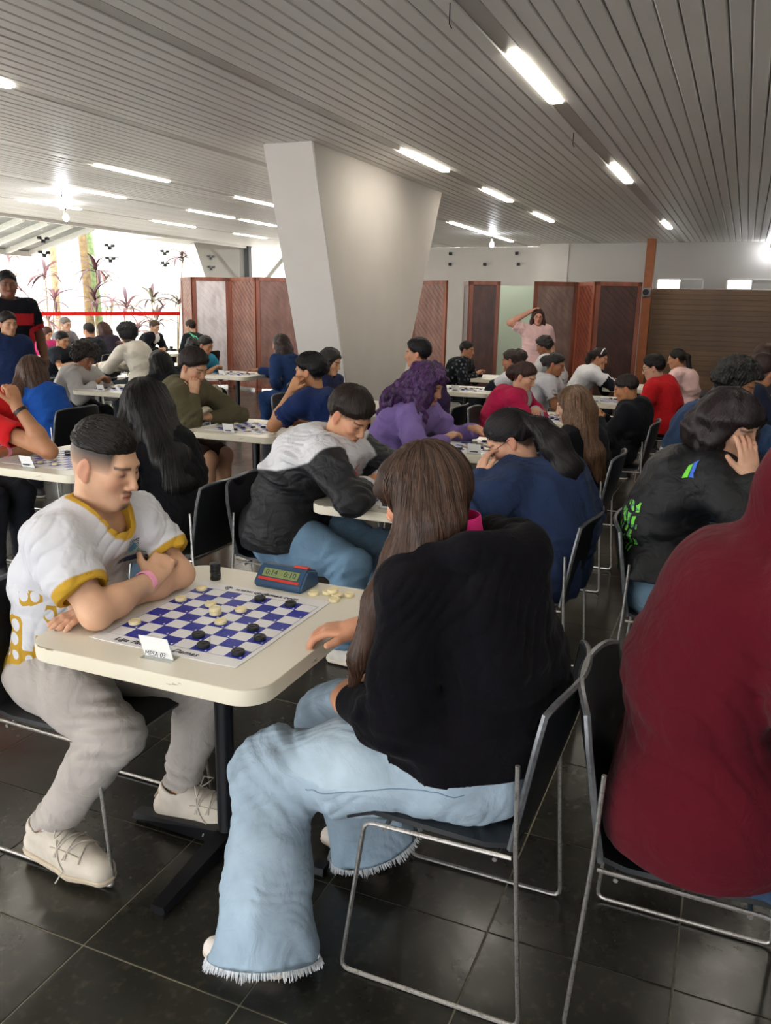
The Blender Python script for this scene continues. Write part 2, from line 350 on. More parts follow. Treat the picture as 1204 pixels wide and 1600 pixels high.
# ---- folding screens of diagonal boards
def screen(nodes, mats, label):
    base = empty('folding_screen', (nodes[0][0],nodes[0][1],0), 0, label, 'screen', 'wooden folding screens')
    H = 2.1
    for (a, b), mi in zip(zip(nodes, nodes[1:]), mats):
        v = Vector((b[0]-a[0],b[1]-a[1])); w = v.length-.02; ang = math.atan2(v.y, v.x)
        f = MB(); fw = .07
        for c, d in (((fw/2,0,H/2),(fw,.045,H)),((w-fw/2,0,H/2),(fw,.045,H)),((w/2,0,H-fw/2),(w,.045,fw)),((w/2,0,.05+fw/2),(w,.045,fw))): f.box(c, d, bev=.004)
        p = f.obj('panel', M_SCREEN, base, loc=(a[0]-nodes[0][0],a[1]-nodes[0][1],0), rot=(0,0,ang))
        g = MB(); iw, ih = w-2*fw, H-2*fw-.05; s = .115; n = int((iw+ih)/s)+2
        for k in range(n):
            # board k: strip between diagonals x+z = k*s and (k+1)*s, clipped to the field
            poly = [(0,0),(iw,0),(iw,ih),(0,ih)]
            def clip(poly, sgn, c):
                out = []
                for (x0,z0),(x1,z1) in zip(poly, poly[1:]+poly[:1]):
                    d0, d1 = sgn*(x0+z0-c), sgn*(x1+z1-c)
                    if d0 >= 0: out.append((x0,z0))
                    if d0*d1 < 0: t = d0/(d0-d1); out.append((x0+t*(x1-x0),z0+t*(z1-z0)))
                return out
            poly = clip(clip(poly, 1, k*s+.006), -1, (k+1)*s-.006) if True else poly
            if len(poly) < 3: continue
            A = [g.bm.verts.new((fw+x,-.012,.05+fw+z)) for x, z in poly]; B = [g.bm.verts.new((fw+x,.012,.05+fw+z)) for x, z in poly]; q = len(poly)
            g.bm.faces.new(A); g.bm.faces.new(list(reversed(B)))
            for i in range(q): g.bm.faces.new((A[i],B[i],B[(i+1)%q],A[(i+1)%q]))
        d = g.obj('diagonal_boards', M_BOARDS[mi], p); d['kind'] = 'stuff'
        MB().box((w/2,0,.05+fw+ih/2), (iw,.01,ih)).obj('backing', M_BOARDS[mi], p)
screen([(-10.42,14.25),(-9.84,13.8),(-9.25,14.2),(-8.42,13.8),(-7.55,14.1)], [0,4,0,0], 'reddish folding screen left of the pillar, one panel painted pale as a sunlit patch')  # second panel is pale to stand in for sunlight on the boards
screen([(-5.9,15.35),(-5.05,14.9)], [0], 'single rose-brown screen panel peeking out right of the pillar')
screen([(-4.95,15.6),(-4.68,15.05),(-4.13,15.2)], [1,1], 'narrow dark brown folding screen beside the pale green gap')
screen([(-3.5,15.05),(-2.78,15.4),(-2.40,14.95),(-1.66,15.2)], [3,2,1], 'brown three-panel folding screen behind the woman in pink')

# ---- left glass facade
win = struct('window_1', MB().box((XL,(5.0+Y1)/2,.06), (.08,Y1-5.0,.12)).box((XL,(5.0+Y1)/2,2.98), (.08,Y1-5.0,.06)), M_RIM)
pw = (Y1-5.0)/8
pme = MB().box((0,0,0), (.012,pw-.02,2.82)).mesh('pane', M_GLASS)
fit = MB()
for z in (2.62,2.38,.6):
    for s in (-1,1): fit.tube([(0,0,z),(0,s*.09,z+.05)], .012, 6).tube([(-.03,s*.09,z+.05),(.03,s*.09,z+.05)], .028, 8)
    fit.box((0,0,z), (.05,.05,.06))
fme = fit.mesh('glass_fitting', M_BLACKM)
for k in range(8):
    link('pane', pme, win, (XL,5.0+pw*(k+.5),1.54))
    if k: link('glass_fitting', fme, win, (XL+.03,5.0+pw*k,0))
# wall fittings at the back
for i, (x, z) in enumerate(((-6.6,2.62),(-5.75,2.62),(-4.95,2.62),(-6.6,2.86),(-5.0,2.86))):
    o = MB().box((0,0,0),(.07,.05,.07),bev=.01).tube([(0,0,0),(0,-.08,0)],.02,6).obj('wall_fitting', M_BLACKM, None, loc=(x,Y1+.86,z))
    tag(o, 'small dark metal fitting on the white back wall', 'fitting', 'fittings on the back wall')
# ---- outside
struct('ground', MB().box((-20,10,-.1), (16.6,40,.1)).box((0,-18,-.1),(40,19.6,.1)).box((-4,24,-.1),(32,8.6,.1)), mat('pale_paving','#e2ddd3',.9,noise=(1.5,.12)))
struct('wall_outside', MB().box((-19,14,2.4), (.3,34,4.8)).box((-12,25,2.4),(14,.3,4.8)), mat('outdoor_white_render','#efeae2',.9,noise=(1,.03)))  # white render in its own even colour
can = empty('glass_canopy', (-11.7,11.0,0), 0, 'white-beamed sloping glass canopy outside the left windows', 'canopy')
for k in range(6):
    MB().box((-.85,-.6+.58*k,2.74), (1.75,.07,.09), Matrix.Rotation(math.radians(-15.5),3,'Y').inverted() if False else Matrix.Rotation(math.radians(-15.5),3,'Y'), bev=.006).obj('beam', M_RIM, can)
    if k < 5: MB().box((-.85,-.31+.58*k,2.79), (1.75,.52,.012), Matrix.Rotation(math.radians(-15.5),3,'Y')).obj('pane', mat('canopy_glass','#8f918e',.25,noise=(5,.25)), can)
MB().box((-1.68,.85,2.5), (.07,3.1,.1)).obj('edge_beam', M_RIM, can)
rib = MB().tube([(-13.2,10.5,1.36),(-11.9,12.1,1.37),(-10.42,14.2,1.40)], .01, 4); rb_ = MB()
pts = [Vector((-13.2,10.5,1.36)),Vector((-11.9,12.1,1.365)),Vector((-11.1,13.2,1.385)),Vector((-10.44,14.2,1.40))]
for a, b in zip(pts, pts[1:]):
    rb_.face([a-Vector((0,0,.035)),b-Vector((0,0,.035)),b+Vector((0,0,.035)),a+Vector((0,0,.035))])
rib.bm.free()
bmesh.ops.solidify(rb_.bm, geom=list(rb_.bm.faces), thickness=.004)
tag(rb_.obj('barrier_tape', mat('red_tape','#d8261f',.5,noise=(8,.1))), 'red barrier tape strung in front of the plants', 'tape')
# palm trunks and cordylines behind the glass
M_BARK = [mat('palm_bark_'+n, c, .9, noise=(14,.35), bump=(20,.6,.02)) for n, c in (('brown','#8a7352'),('green','#8a9b6c'),('tan','#b09a78'))]
def trunk(p0, p1, r, mi, label):
    e = Vector(p1)-Vector(p0); m = MB(); n = 34; pts = []; rs = []
    for k in range(n): t = k/(n-1); pts.append(e*t+Vector((.05*math.sin(3*t+mi),.05*math.sin(2*t),0))); rs.append(r*(1.05-.2*t)*(1+.05*(k%2)))
    m.tube(pts, rs, 10); tag(m.obj('palm_trunk', M_BARK[mi], None, True, loc=p0), label, 'tree', 'palm trunks outside')
trunk((-14.1,15.7,-.05),(-13.9,15.25,4.2),.10,0,'leaning brown palm trunk behind the glass')
trunk((-14.0,15.9,-.05),(-14.0,15.6,4.2),.09,1,'mossy green palm trunk beside the brown one')
trunk((-14.0,14.6,-.05),(-14.0,14.5,4.0),.06,2,'pale thin palm trunk left of the other trunks')
trunk((-15.0,15.6,-.05),(-15.0,15.7,4.4),.05,2,'slim tan palm trunk farther back')
leaf = MB()
for k in range(7):
    t0, t1 = k/7, (k+1)/7; w = lambda t: .032*math.sin(math.pi*min(1,t*.9+.08))**.8+.002; z = lambda t: .28*t-.42*t*t
    for s in (-1,1): leaf.face([(.5*t0,0,z(t0)),(.5*t1,0,z(t1)),(.5*t1,s*w(t1),z(t1)+.012),(.5*t0,s*w(t0),z(t0)+.012)])
LEAFS = []
for n, c in (('maroon','#5f3a40'),('pink','#b98a92'),('olive','#7d7560'),('pale','#c2b4a6')):
    LEAFS.append(mat('leaf_'+n, c, .5, noise=(9,.3)))
lbase = leaf.mesh('leaf'); LM = []
for mm in LEAFS: c = lbase.copy(); c.materials.append(mm); LM.append(c)
def cordy(x, y, heads, kinds, label, lean=.2):
    e = empty('cordyline_plant', (x,y,-.05), 0, label, 'plant', 'red-leaved plants outside the windows')
    for h, dx, dy in heads:
        MB().tube([(0,0,0),(dx*.5,dy*.5,h*.55),(dx,dy,h)], [.018,.014,.01], 6).obj('stem', M_BARK[2], e)
        for k in range(15):
            link('leaf', LM[rng.choice(kinds)], e, (dx,dy,h-.12*rng.random()), (rng.uniform(-.3,.3), rng.uniform(-1.1,.35), k*2.4+rng.uniform(-.3,.3))).scale = (rng.uniform(.7,1.25),)*3
cordy(-13.5,12.6,[(1.9,.1,.1),(1.35,-.1,.2),(2.0,-.3,.0)],[0,1,1,3],'bushy pink and maroon leaved plant at the far left')
cordy(-12.5,14.1,[(2.3,.0,.1),(1.7,.1,-.1)],[0,0,1],'tall maroon-leaved plant below the canopy edge')
cordy(-12.6,15.1,[(1.6,.1,.0),(1.1,.2,.2)],[0,1,3],'low maroon-leaved plant between the palm trunks')
cordy(-12.6,16.0,[(1.75,.0,.1),(1.2,.1,.1)],[0,2,3],'sparse maroon-leaved plant right of the palm trunks')
cordy(-12.5,16.8,[(1.7,.1,.0),(2.7,.2,.1)],[0,2,0],'spindly plant with a rust-coloured tuft at its top')
cordy(-13.4,13.7,[(1.7,.1,.1),(1.2,-.2,.2),(2.2,.2,-.2)],[0,1,1],'pinkish leafy plant crowding the left windows')
cordy(-15.0,12.6,[(1.9,.1,.1),(1.4,-.2,.2),(2.4,.2,-.2)],[1,3,0],'pale leafy plant under the canopy edge')
cordy(-15.4,14.6,[(2.0,.1,.1),(1.5,-.2,.2),(2.6,.2,-.1)],[1,1,3],'pale pink leafy plant farther back among the trunks')
cordy(-14.9,17.2,[(1.6,.1,.1),(2.2,-.1,.1)],[3,2,1],'faint spindly plant farther back in the glare')
cordy(-12.4,17.6,[(1.15,.0,.0)],[0,3],'small maroon-leaved plant low beside the screen')
cordy(-13.9,11.5,[(1.5,.0,.0),(1.0,.2,.1)],[0,1],'maroon-leaved plant behind the standing man')
# ================================================================== FURNITURE
def table_material():
    t = NT('cream_laminate'); n = t.noise(26, 5); chips = t.ramp(n, [(.70,(0,0,0)),(.73,(1,1,1))])
    base = t.ramp(t.noise(1.7, 3), [(.3, srgb('#dcd7c8')),(.7, srgb('#e3dfd3'))]); t.link(base, t.b.inputs['Base Color'])
    t.b.inputs['Roughness'].default_value = .33; return t.m
def rim_material():
    t = NT('worn_table_edge'); n = t.noise(9, 6, stretch=(1,1,5)); chips = t.ramp(n, [(.66,(0,0,0)),(.69,(1,1,1))])
    base = t.ramp(t.noise(4, 3), [(.3, srgb('#d8d0ba')),(.7, srgb('#e1dbca'))])
    t.link(t.mix(base, srgb('#8d8064'), chips), t.b.inputs['Base Color']); t.b.inputs['Roughness'].default_value = .45; t.bump(n, .2, .003); return t.m
M_TOP, M_EDGE = table_material(), rim_material()
TZ = .75
def tbl_top():
    m = MB(); P = rrect(.71,.77,.075,8)
    A = [m.bm.verts.new((x,y,TZ)) for x, y in P]; m.bm.faces.new(A); return m.mesh('laminate', M_TOP)
def tbl_edge():
    m = MB(); n = None; rings = []
    for off, z in ((-.003,TZ-.0005),(.0,TZ-.003),(.001,TZ-.02),(.0,TZ-.042),(-.004,TZ-.045)):
        P = rrect(.71+2*off,.77+2*off,.075,8); rings.append([m.bm.verts.new((x,y,z)) for x, y in P])
    n = len(rings[0])
    for A, B in zip(rings, rings[1:]):
        for k in range(n): m.bm.faces.new((A[k],A[(k+1)%n],B[(k+1)%n],B[k]))
    m.bm.faces.new(list(reversed(rings[-1]))); return m.mesh('edge_band', M_EDGE, True)
T_TOP, T_EDGE = tbl_top(), tbl_edge()
T_POST = MB().lathe([(.03,.05),(.028,.06),(.028,.69),(.05,.695),(.05,.704)], 20).mesh('post', M_BLACKM, True)
T_PLATE = MB().box((0,0,.702), (.3,.06,.006)).box((0,0,.702), (.06,.3,.006)).mesh('top_bracket', M_BLACKM)
fb = MB(); P = [fb.bm.verts.new(p) for p in ((.02,-.03,.012),(.34,-.025,.012),(.34,.025,.012),(.02,.03,.012),(.02,-.028,.06),(.34,-.02,.032),(.34,.02,.032),(.02,.028,.06))]
for f in ((0,3,2,1),(4,5,6,7),(0,1,5,4),(1,2,6,5),(2,3,7,6),(3,0,4,7)): fb.bm.faces.new([P[i] for i in f])
fb.box((.32,0,.006), (.03,.03,.012)); T_FOOT = fb.mesh('foot', M_BLACKM)
def table(x, y, label, rz=0):
    e = empty('game_table', (x,y,.0005), rz, label, 'table', 'white game tables')
    link('laminate', T_TOP, e); link('edge_band', T_EDGE, e); link('post', T_POST, e); link('top_bracket', T_PLATE, e)
    for k in range(4): link('foot', T_FOOT, e, rot=(0,0,k*math.pi/2))
    return e
# ---- chair: black shell seat and back on a thin chrome sled frame
M_SHELL = mat('black_plastic_shell', '#15171b', .42, noise=(40,.2), bump=(300,.08,.001))
M_TRIM = mat('grey_chair_edge', '#6c6e72', .35, metal=.6, noise=(60,.3))
def chrome():
    t = NT('worn_chrome'); t.b.inputs['Metallic'].default_value = .9
    n = t.noise(140, 2); t.link(t.ramp(n, [(.3, srgb('#8d8983')),(.5, srgb('#b9b6b2'))]), t.b.inputs['Base Color']); t.b.inputs['Roughness'].default_value = .36; return t.m
M_CHROME = chrome()
def bk(u, v):      # back shell: u across, v up
    s = 2*u-1; wv = 1-.06*(v > .8)*(v-.8)/.2
    zt = .455+.35*v-.03*abs(s)**4*v
    return (-.185-.055*v-.045*(1-s*s)*min(1,.35+v), s*.235*wv*(1 if v > .1 else .97), zt+.012*s*s*v)
C_BACK = MB().grid(bk, 16, 8, .011).mesh('backrest', M_SHELL, True)
def stt(u, v):     # seat shell: u across, v from back to front
    s = 2*u-1; x = -.20+.42*v
    return (x, s*.232*(1-.05*v), .452-.018*(1-s*s)*math.sin(math.pi*min(1,v*1.05))-.03*max(0,v-.85)/.15+.02*max(0,.15-v)/.15)
C_SEAT = MB().grid(stt, 12, 12, .012).mesh('seat', M_SHELL, True)
edge = [bk(0,v/10) for v in range(11)]+[bk(u/16,1) for u in range(1,17)]+[bk(1,1-v/10) for v in range(1,11)]
C_TRIM = MB().tube(edge, .0085, 6).mesh('edge_trim', M_TRIM, True)
def bend(pts, r=.025):
    out = [Vector(pts[0])]
    for a, b, c in zip(pts, pts[1:], pts[2:]):
        a, b, c = Vector(a), Vector(b), Vector(c); p = b+(a-b).normalized()*r; q = b+(c-b).normalized()*r
        for t in (0,.33,.67,1): out.append(p*(1-t)**2+b*2*t*(1-t)+q*t*t)
    out.append(Vector(pts[-1])); return out
C_SIDE = [MB().tube(bend([(-.192,s*.24,.67),(-.2,s*.242,.46),(-.232,s*.243,.007),(.222,s*.243,.007),(.17,s*.225,.425),(-.19,s*.232,.437)]), .0056, 8).mesh('side_frame', M_CHROME, True) for s in (-1,1)]
C_BAR = [MB().tube([(x,-.228,z),(x,.228,z)], .0055, 8).mesh('crossbar', M_CHROME, True) for x, z in ((.12,.418),(-.15,.418))]
def chair(x, y, rz, label):
    e = empty('stacking_chair', (x,y,.0005), rz, label, 'chair', 'black stacking chairs')
    link('seat', C_SEAT, e); b = link('backrest', C_BACK, e); link('edge_trim', C_TRIM, b)
    for m in C_SIDE: link('side_frame', m, e)
    for m in C_BAR: link('crossbar', m, e)
    return e
# ---- draughts boards, pieces, cards, clocks
SQ = .0524
M_MAT = mat('white_vinyl_mat', '#e4e4e6', .38, noise=(3,.03)); M_BLUE = mat('blue_print', '#24309a', .4, noise=(6,.1)); M_INK = mat('dark_ink', '#1c2340', .5)
M_GREY = mat('fine_grey_print','#9aa0b0',.5)
def mat_mesh():
    m = MB()
    def f(u, v):
        x, y = (u-.5)*.455, (v-.5)*.52; c = max(0, abs(x)-.19)*max(0, abs(y)-.2)
        return (x, y, .0014+1.6*c*(1 if x < 0 and y > 0 else .35))
    return m.grid(f, 20, 20, .0016).mesh('mat', M_MAT, True)
B_MAT = mat_mesh()
q = MB()
for c in range(8):
    for r in range(8):
        if (c+r) % 2: x, y = (c-4)*SQ+.004, (r-4)*SQ-.004; q.box((x+SQ/2,y+SQ/2,.0027), (SQ,SQ,.0006))
B_SQ = q.mesh('printed_squares', M_BLUE)
q = MB()
for a, b in (((-4,-4),(4,-4)),((4,-4),(4,4)),((4,4),(-4,4)),((-4,4),(-4,-4))):
    c = ((a[0]+b[0])/2*SQ+.004,(a[1]+b[1])/2*SQ-.004,.0026); q.box(c, (abs(a[0]-b[0])*SQ+.0012,abs(a[1]-b[1])*SQ+.0012,.0005))
B_LINE = q.mesh('border_line', M_GREY)
B_NUM = MB()
for c in range(8):
    for r in range(8):
        if (c+r) % 2: B_NUM.box(((c-4)*SQ+.004+SQ*.86,(r-4)*SQ-.004+SQ*.16,.0032), (.005,.006,.0003))
B_NUM = B_NUM.mesh('square_numbers', M_MAT)
TXT1 = text_mesh('www.cpdamas.com', .027, M_INK, shear=.35, space=1.05); TXT2 = text_mesh('Liga Paulista de Damas', .027, M_INK, shear=.35, space=1.05)
LOGO = MB().tube([(.011*math.cos(a),.011*math.sin(a),0) for a in [k*.45 for k in range(13)]], .0012, 5).tube([(-.004,-.004,0),(.006,.005,0)], .0016, 5).mesh('emblem', M_INK)
def board(x, y, label, rz=0, z=TZ, text=True):
    e = empty('draughts_board', (x,y,z+.0005), rz, label, 'board game', 'roll-up draughts boards')
    link('mat', B_MAT, e); tag(link('printed_squares', B_SQ, e), kind='stuff'); link('border_line', B_LINE, e); tag(link('square_numbers', B_NUM, e), kind='stuff')
    if text:
        link('lettering', TXT1, e, (.02,.232,.003)); link('emblem', LOGO, e, (-.115,.232,.003)); link('lettering', TXT2, e, (-.03,-.238,.003))
    return e
M_CREAM = mat('cream_piece', '#e6d9ae', .4, noise=(60,.1)); M_JET = mat('black_piece', '#1b1c1f', .38, noise=(60,.3), bump=(300,.2,.002))
prof = [(.0158,0),(.0172,.001),(.0172,.0095),(.0158,.0108),(.0125,.0108),(.0115,.0098),(.007,.0098),(.006,.0106),(.0008,.0106)]
PC = {k: MB().lathe(prof, 20).mesh('draughts_piece', m, True) for k, m in (('cream',M_CREAM),('black',M_JET))}
prof = [(.0165,0),(.0172,.002),(.0172,.009),(.0155,.0108),(.0005,.0106)]
PL = {k: MB().lathe(prof, 10).mesh('draughts_piece', m, True) for k, m in (('cream',M_CREAM),('black',M_JET))}
def piece(p, k, label, group, low=False, rot=None):
    o = link('draughts_piece', (PL if low else PC)[k], None, p, rot); return tag(o, label, 'game piece', group)
def at_sq(bx, by, c, r, rz=0, z=TZ): 
    x, y = (c-3.5)*SQ+.004, (r-3.5)*SQ-.004; s, k = math.sin(rz), math.cos(rz)
    return (bx+k*x-s*y, by+s*x+k*y, z+.0042)
M_CARD = mat('white_card','#e6e6e6',.6); M_ACRYL = M_GLASS
MESA = text_mesh('MESA 03', .0165, M_INK, .0003, space=1.0)
def card(x, y, label, text=False, rz=0, z=TZ):
    e = empty('table_card', (x,y,z+.0005), rz, label, 'sign', 'numbered table cards')
    R = Matrix.Rotation(math.radians(20),3,'X')
    MB().box((0,.012,.033), (.084,.0012,.068), R).obj('card', M_CARD, e)
    MB().box((0,.0155,.034), (.09,.0016,.072), R).box((0,.03,.0013), (.09,.05,.0016)).obj('acrylic_stand', M_ACRYL, e)
    a = math.radians(90-20)
    if text:
        link('lettering', MESA, e, (0,.0075,.0165), (a,0,0))
        MB().tube([(-.012,0,0),(0,.006,0),(.012,0,0),(.0,-.007,0),(-.012,0,0)], .0035, 5).obj('emblem', mat('emblem_grey','#6d7580',.6), e, loc=(0,.0165,.047), rot=(a,0,0))
        MB().tube([(.0,-.007,0),(.009,-.003,0),(.014,.002,0)], .003, 5).obj('emblem_accent', mat('emblem_red','#b5484e',.6), e, loc=(0,.016,.0465), rot=(a,0,0))
    else:
        MB().box((0,.0,.0), (.05,.007,.0006)).obj('printed_line', M_INK, e, loc=(0,.0075,.017), rot=(a,0,0))
        MB().box((0,.0,.0), (.02,.014,.0006)).obj('emblem', mat('emblem_blue','#2c3f72',.6), e, loc=(0,.0155,.043), rot=(a,0,0))
    return e
def clock(x, y, rz, label, z=TZ, lit=True):
    e = empty('game_clock', (x,y,z+.0005), rz, label, 'clock')
    prof = [(0,0),(.0,.018),(.042,.062),(.06,.064),(.105,.05),(.115,.0)]; m = MB()
    A = [m.bm.verts.new((-.088,a,b)) for a, b in prof]; B = [m.bm.verts.new((.088,a,b)) for a, b in prof]; n = len(prof)
    m.bm.faces.new(A); m.bm.faces.new(list(reversed(B)))
    for k in range(n): m.bm.faces.new((A[k],B[k],B[(k+1)%n],A[(k+1)%n]))
    bmesh.ops.bevel(m.bm, geom=list(m.bm.edges), offset=.006, segments=3, affect='EDGES')
    m.obj('case', mat('clock_blue_plastic','#2d4a68',.4,noise=(40,.1)), e, True)
    sl = math.atan2(.044,.042); d = Vector((0,math.cos(sl),math.sin(sl))); nn = Vector((0,-math.sin(sl),math.cos(sl))); mid = Vector((0,.021,.040)); R = (sl,0,0)
    MB().box((0,.006,.0), (.13,.028,.003)).obj('display', mat('lcd_green','#7e8c5a',.25,noise=(8,.06)), e, loc=mid+nn*.0005, rot=R)
    MB().box((0,-.0165,.0), (.15,.009,.003)).obj('red_strip', mat('clock_red','#c0392e',.4), e, loc=mid+nn*.0005, rot=R)
    if lit:
        link('digits', text_mesh('0:14', .026, M_INK, .0002), e, mid+nn*.0025+d*.006+Vector((-.034,0,0)), R)
        link('digits', text_mesh('0:10', .026, M_INK, .0002), e, mid+nn*.0025+d*.006+Vector((.034,0,0)), R)
    MB().box((0,0,0), (.05,.02,.006), bev=.002).obj('rocker', mat('clock_red','#c0392e',.4), e, loc=(.055,.062,.066), rot=(-.1,0,0))
    return e
# ---- tables in the hall
TABLES = dict(
 A1=(-1.29,1.89,'nearest white table with rounded corners, between player in white and girl in black hoodie'),
 A2=(-1.37,3.62,'white table where the boy in black and white jacket rests his arms'),
 A3=(-1.42,5.18,'white table in front of the girl with purple hair'),
 A4=(-1.22,6.90,'white table the girl in the crimson jacket leans on'),
 A5=(-1.23,8.58,'white table between girl in grey tee and boy in red hoodie'),
 A6=(-1.10,10.35,'small distant white table at the girl with the headband'),
 B2=(-3.41,3.60,'white table at the left edge beside the red shirt'),
 B3=(-3.18,5.17,'white table under the elbow of the boy in olive hoodie'),
 B4=(-3.05,6.87,'white table mostly hidden behind the black and white jacket boy'),
 K5=(-2.75,8.86,'white table with a card and papers behind the purple hair'),
 K6=(-2.85,10.65,'white table in front of the boy in dark splattered jacket'),
 C3=(-5.95,5.12,'white table almost hidden behind the girl in blue jacket'),
 C4=(-5.78,6.87,'white table where the afro-haired girl in grey writes'),
 C5=(-5.87,9.13,'white table in front of the girl in dark blue sweater'),
 E4=(-8.1,7.3,'white table at the far left behind the standing people'),
 E5=(-8.0,9.0,'white table before the person in cream hoodie'),
 E6=(-10.05,10.6,'far white table of the girl in pink sweater'),
 E7=(-10.55,11.75,'farthest left white table near the red tape'),
 F6=(-9.35,12.45,'far white table between boy in dark suit jacket and boy in sports jacket'),
 D1=(.78,1.9,'white table on the right in front of the maroon hoodie'),
 D2=(.78,3.6,'white table on the right at the girl in green-striped jersey'),
 D3=(.78,5.3,'white table on the right at the curly-haired boy'))
for k, (x, y, lab) in TABLES.items(): table(x, y, lab)
# main board with its game
BX, BY = -1.283, 1.864
board(BX, BY, 'large blue and white draughts board on the nearest table')
for c, r, k, n, lab in ((0,7,'cream',1,'cream piece in the far left corner, nearest the black stack'),(0,5,'cream',1,'cream piece closest to the pink wristband'),(2,5,'cream',1,'cream piece in the middle of the left half of the board'),
   (3,4,'cream',2,'cream king, two pieces stacked mid-board'),(4,5,'cream',1,'cream piece farthest right among the cream ones'),(4,3,'cream',1,'cream piece nearest the girl, mid-board'),(0,1,'cream',1,'cream piece beside the elbow of the player in white'),
   (4,7,'black',1,'black piece on the far row below the clock'),(6,7,'black',1,'black piece in the far right corner of the board'),(6,3,'black',1,'black piece right of centre, farther of two neighbours'),(7,2,'black',1,'black piece right of centre, nearer of two neighbours'),
   (4,1,'black',1,'black piece nearly touching another, farther of the close pair'),(5,0,'black',1,'black piece nearly touching another, nearer of the close pair'),(7,0,'black',1,'black piece in the near right corner of the board')):
    for s in range(n):
        p = at_sq(BX,BY,c,r); piece((p[0],p[1],p[2]+.0112*s), k, lab, 'pieces on the nearest board')
for s in range(5): piece((-1.487+.0008*(s%2),2.155,TZ+.0012+.0112*s), 'black', 'captured black piece in the small stack by the clock', 'stack of captured black pieces')
for i, (x, y, z, rx, ry) in enumerate(((-1.135,2.165,.0008,0,0),(-1.098,2.19,.0008,0,0),(-1.062,2.178,.0008,0,0),(-1.052,2.140,.0008,0,0),(-1.078,2.184,.0124,.06,-.05),(-1.03,2.20,.0008,0,0))):
    piece((x,y,TZ+z), 'cream', 'captured cream piece lying loose right of the clock', 'loose captured cream pieces', rot=(rx,ry,0))
card(-1.262,1.553,'white MESA 03 card in a clear stand on the nearest table', True, .05)
clock(-1.258,2.152,-.06,'blue digital game clock with red strip on the nearest table')
# other boards
rg = random.Random(11)
def side_game(k, who, dx=0, dy=0, rz=0, cardpos=True, n=7, low=True, clk=None):
    x, y, _ = TABLES[k]; bx, by = x+dx-.02, y+dy-.02
    board(bx, by, 'blue and white draughts board on the table of '+who, rz, text=False)
    sq = [(c,r) for c in range(8) for r in range(8) if (c+r) % 2]; rg.shuffle(sq)
    for i, (c, r) in enumerate(sq[:2*n]):
        kk = 'cream' if i < n else 'black'
        piece(at_sq(bx,by,c,r,rz), kk, kk+' piece on the board of '+who, kk+' pieces on the board of '+who, low)
    if cardpos: card(x-.02+dx, y-.335, 'small white card on the table of '+who)
side_game('B2','the player in red shirt', n=6)
side_game('B3','the boy in olive hoodie', n=7)
side_game('A3','the girl with purple hair', n=8)
side_game('A2','the boy in black and white jacket', dx=.03, n=5)
side_game('K5','the girl with a curly ponytail', n=7)
side_game('A5','the boy in red hoodie', n=7)
side_game('C5','the girl in dark blue sweater', n=7)
side_game('C4','the afro-haired girl', n=5)
side_game('A4','the girl in crimson jacket', n=4, cardpos=False)
for (x, y, rz, lab) in ((-2.52,8.78,.2,'white sheet of paper by the curly ponytail girl'),(-2.62,10.55,-.1,'white sheet of paper on the far table of the boy in splattered jacket')):
    tag(MB().box((0,0,.002),(.21,.297,.0012)).obj('paper_sheet', M_CARD, None, loc=(x,y,TZ+.003), rot=(0,0,rz)), lab, 'paper')
CH = [(-1.69,1.83,0,'player in white and gold shirt'),(-.535,1.83,1,'girl in black hoodie'),(.025,1.87,0,'person in maroon hoodie'),
 (-1.91,3.45,0,'boy in black and white jacket'),(-.745,3.43,1,'girl in navy jacket'),(-.115,3.44,0,'girl in green-striped jersey'),
 (-1.97,5.02,0,'girl with purple hair'),(-.85,5.03,1,'girl with long brown hair and black top'),(.05,5.2,0,'curly-haired boy'),
 (-1.77,6.78,0,'girl in crimson jacket'),(-.80,6.68,1,'boy in black hoodie'),(-1.85,8.45,0,'girl in grey tee'),(-.60,8.5,1,'boy in red hoodie'),
 (-1.75,10.15,0,'girl with headband'),(-.50,10.2,1,'girl with a long braid'),(-4.2,3.5,0,'player in red shirt'),(-2.46,3.34,1,'girl with straight black hair'),
 (-3.86,5.12,0,'boy in olive hoodie'),(-2.53,5.17,1,'boy with hand on his cheek'),(-3.66,6.85,0,'wavy-haired girl by the pillar'),(-2.43,6.9,1,'boy in front of the pillar'),
 (-2.12,8.97,1,'girl with a curly ponytail'),(-3.45,10.55,0,'boy in splattered jacket'),(-2.12,10.65,1,'child with dark curls'),
 (-5.0,5.1,1,'girl in blue jacket'),(-6.45,6.85,0,'afro-haired girl'),(-5.1,6.85,1,'girl with black hair near the olive hoodie'),(-6.5,9.05,0,'girl with teal top'),(-5.02,9.12,1,'girl in dark blue sweater'),
 (-7.12,8.9,1,'person in cream hoodie'),(-8.75,9.0,0,'boy facing the cream hoodie'),(-7.75,7.35,1,'grey-shirted person at the left edge'),
 (-10.75,10.6,0,'girl in pink sweater'),(-9.4,10.65,1,'short-haired boy near the pink sweater'),(-9.85,11.75,1,'girl with long brown hair near the red tape'),(-11.2,11.75,0,'grey-haired adult near the red tape'),
 (-9.98,12.45,0,'boy in dark suit jacket'),(-8.75,12.45,1,'boy in sports jacket'),(.2,6.9,0,'right-edge player behind the curly boy'),(.25,8.5,0,'farthest right-edge player')]
for x, y, f, who in CH: chair(x, y, math.pi*f, 'black stacking chair under the '+who)
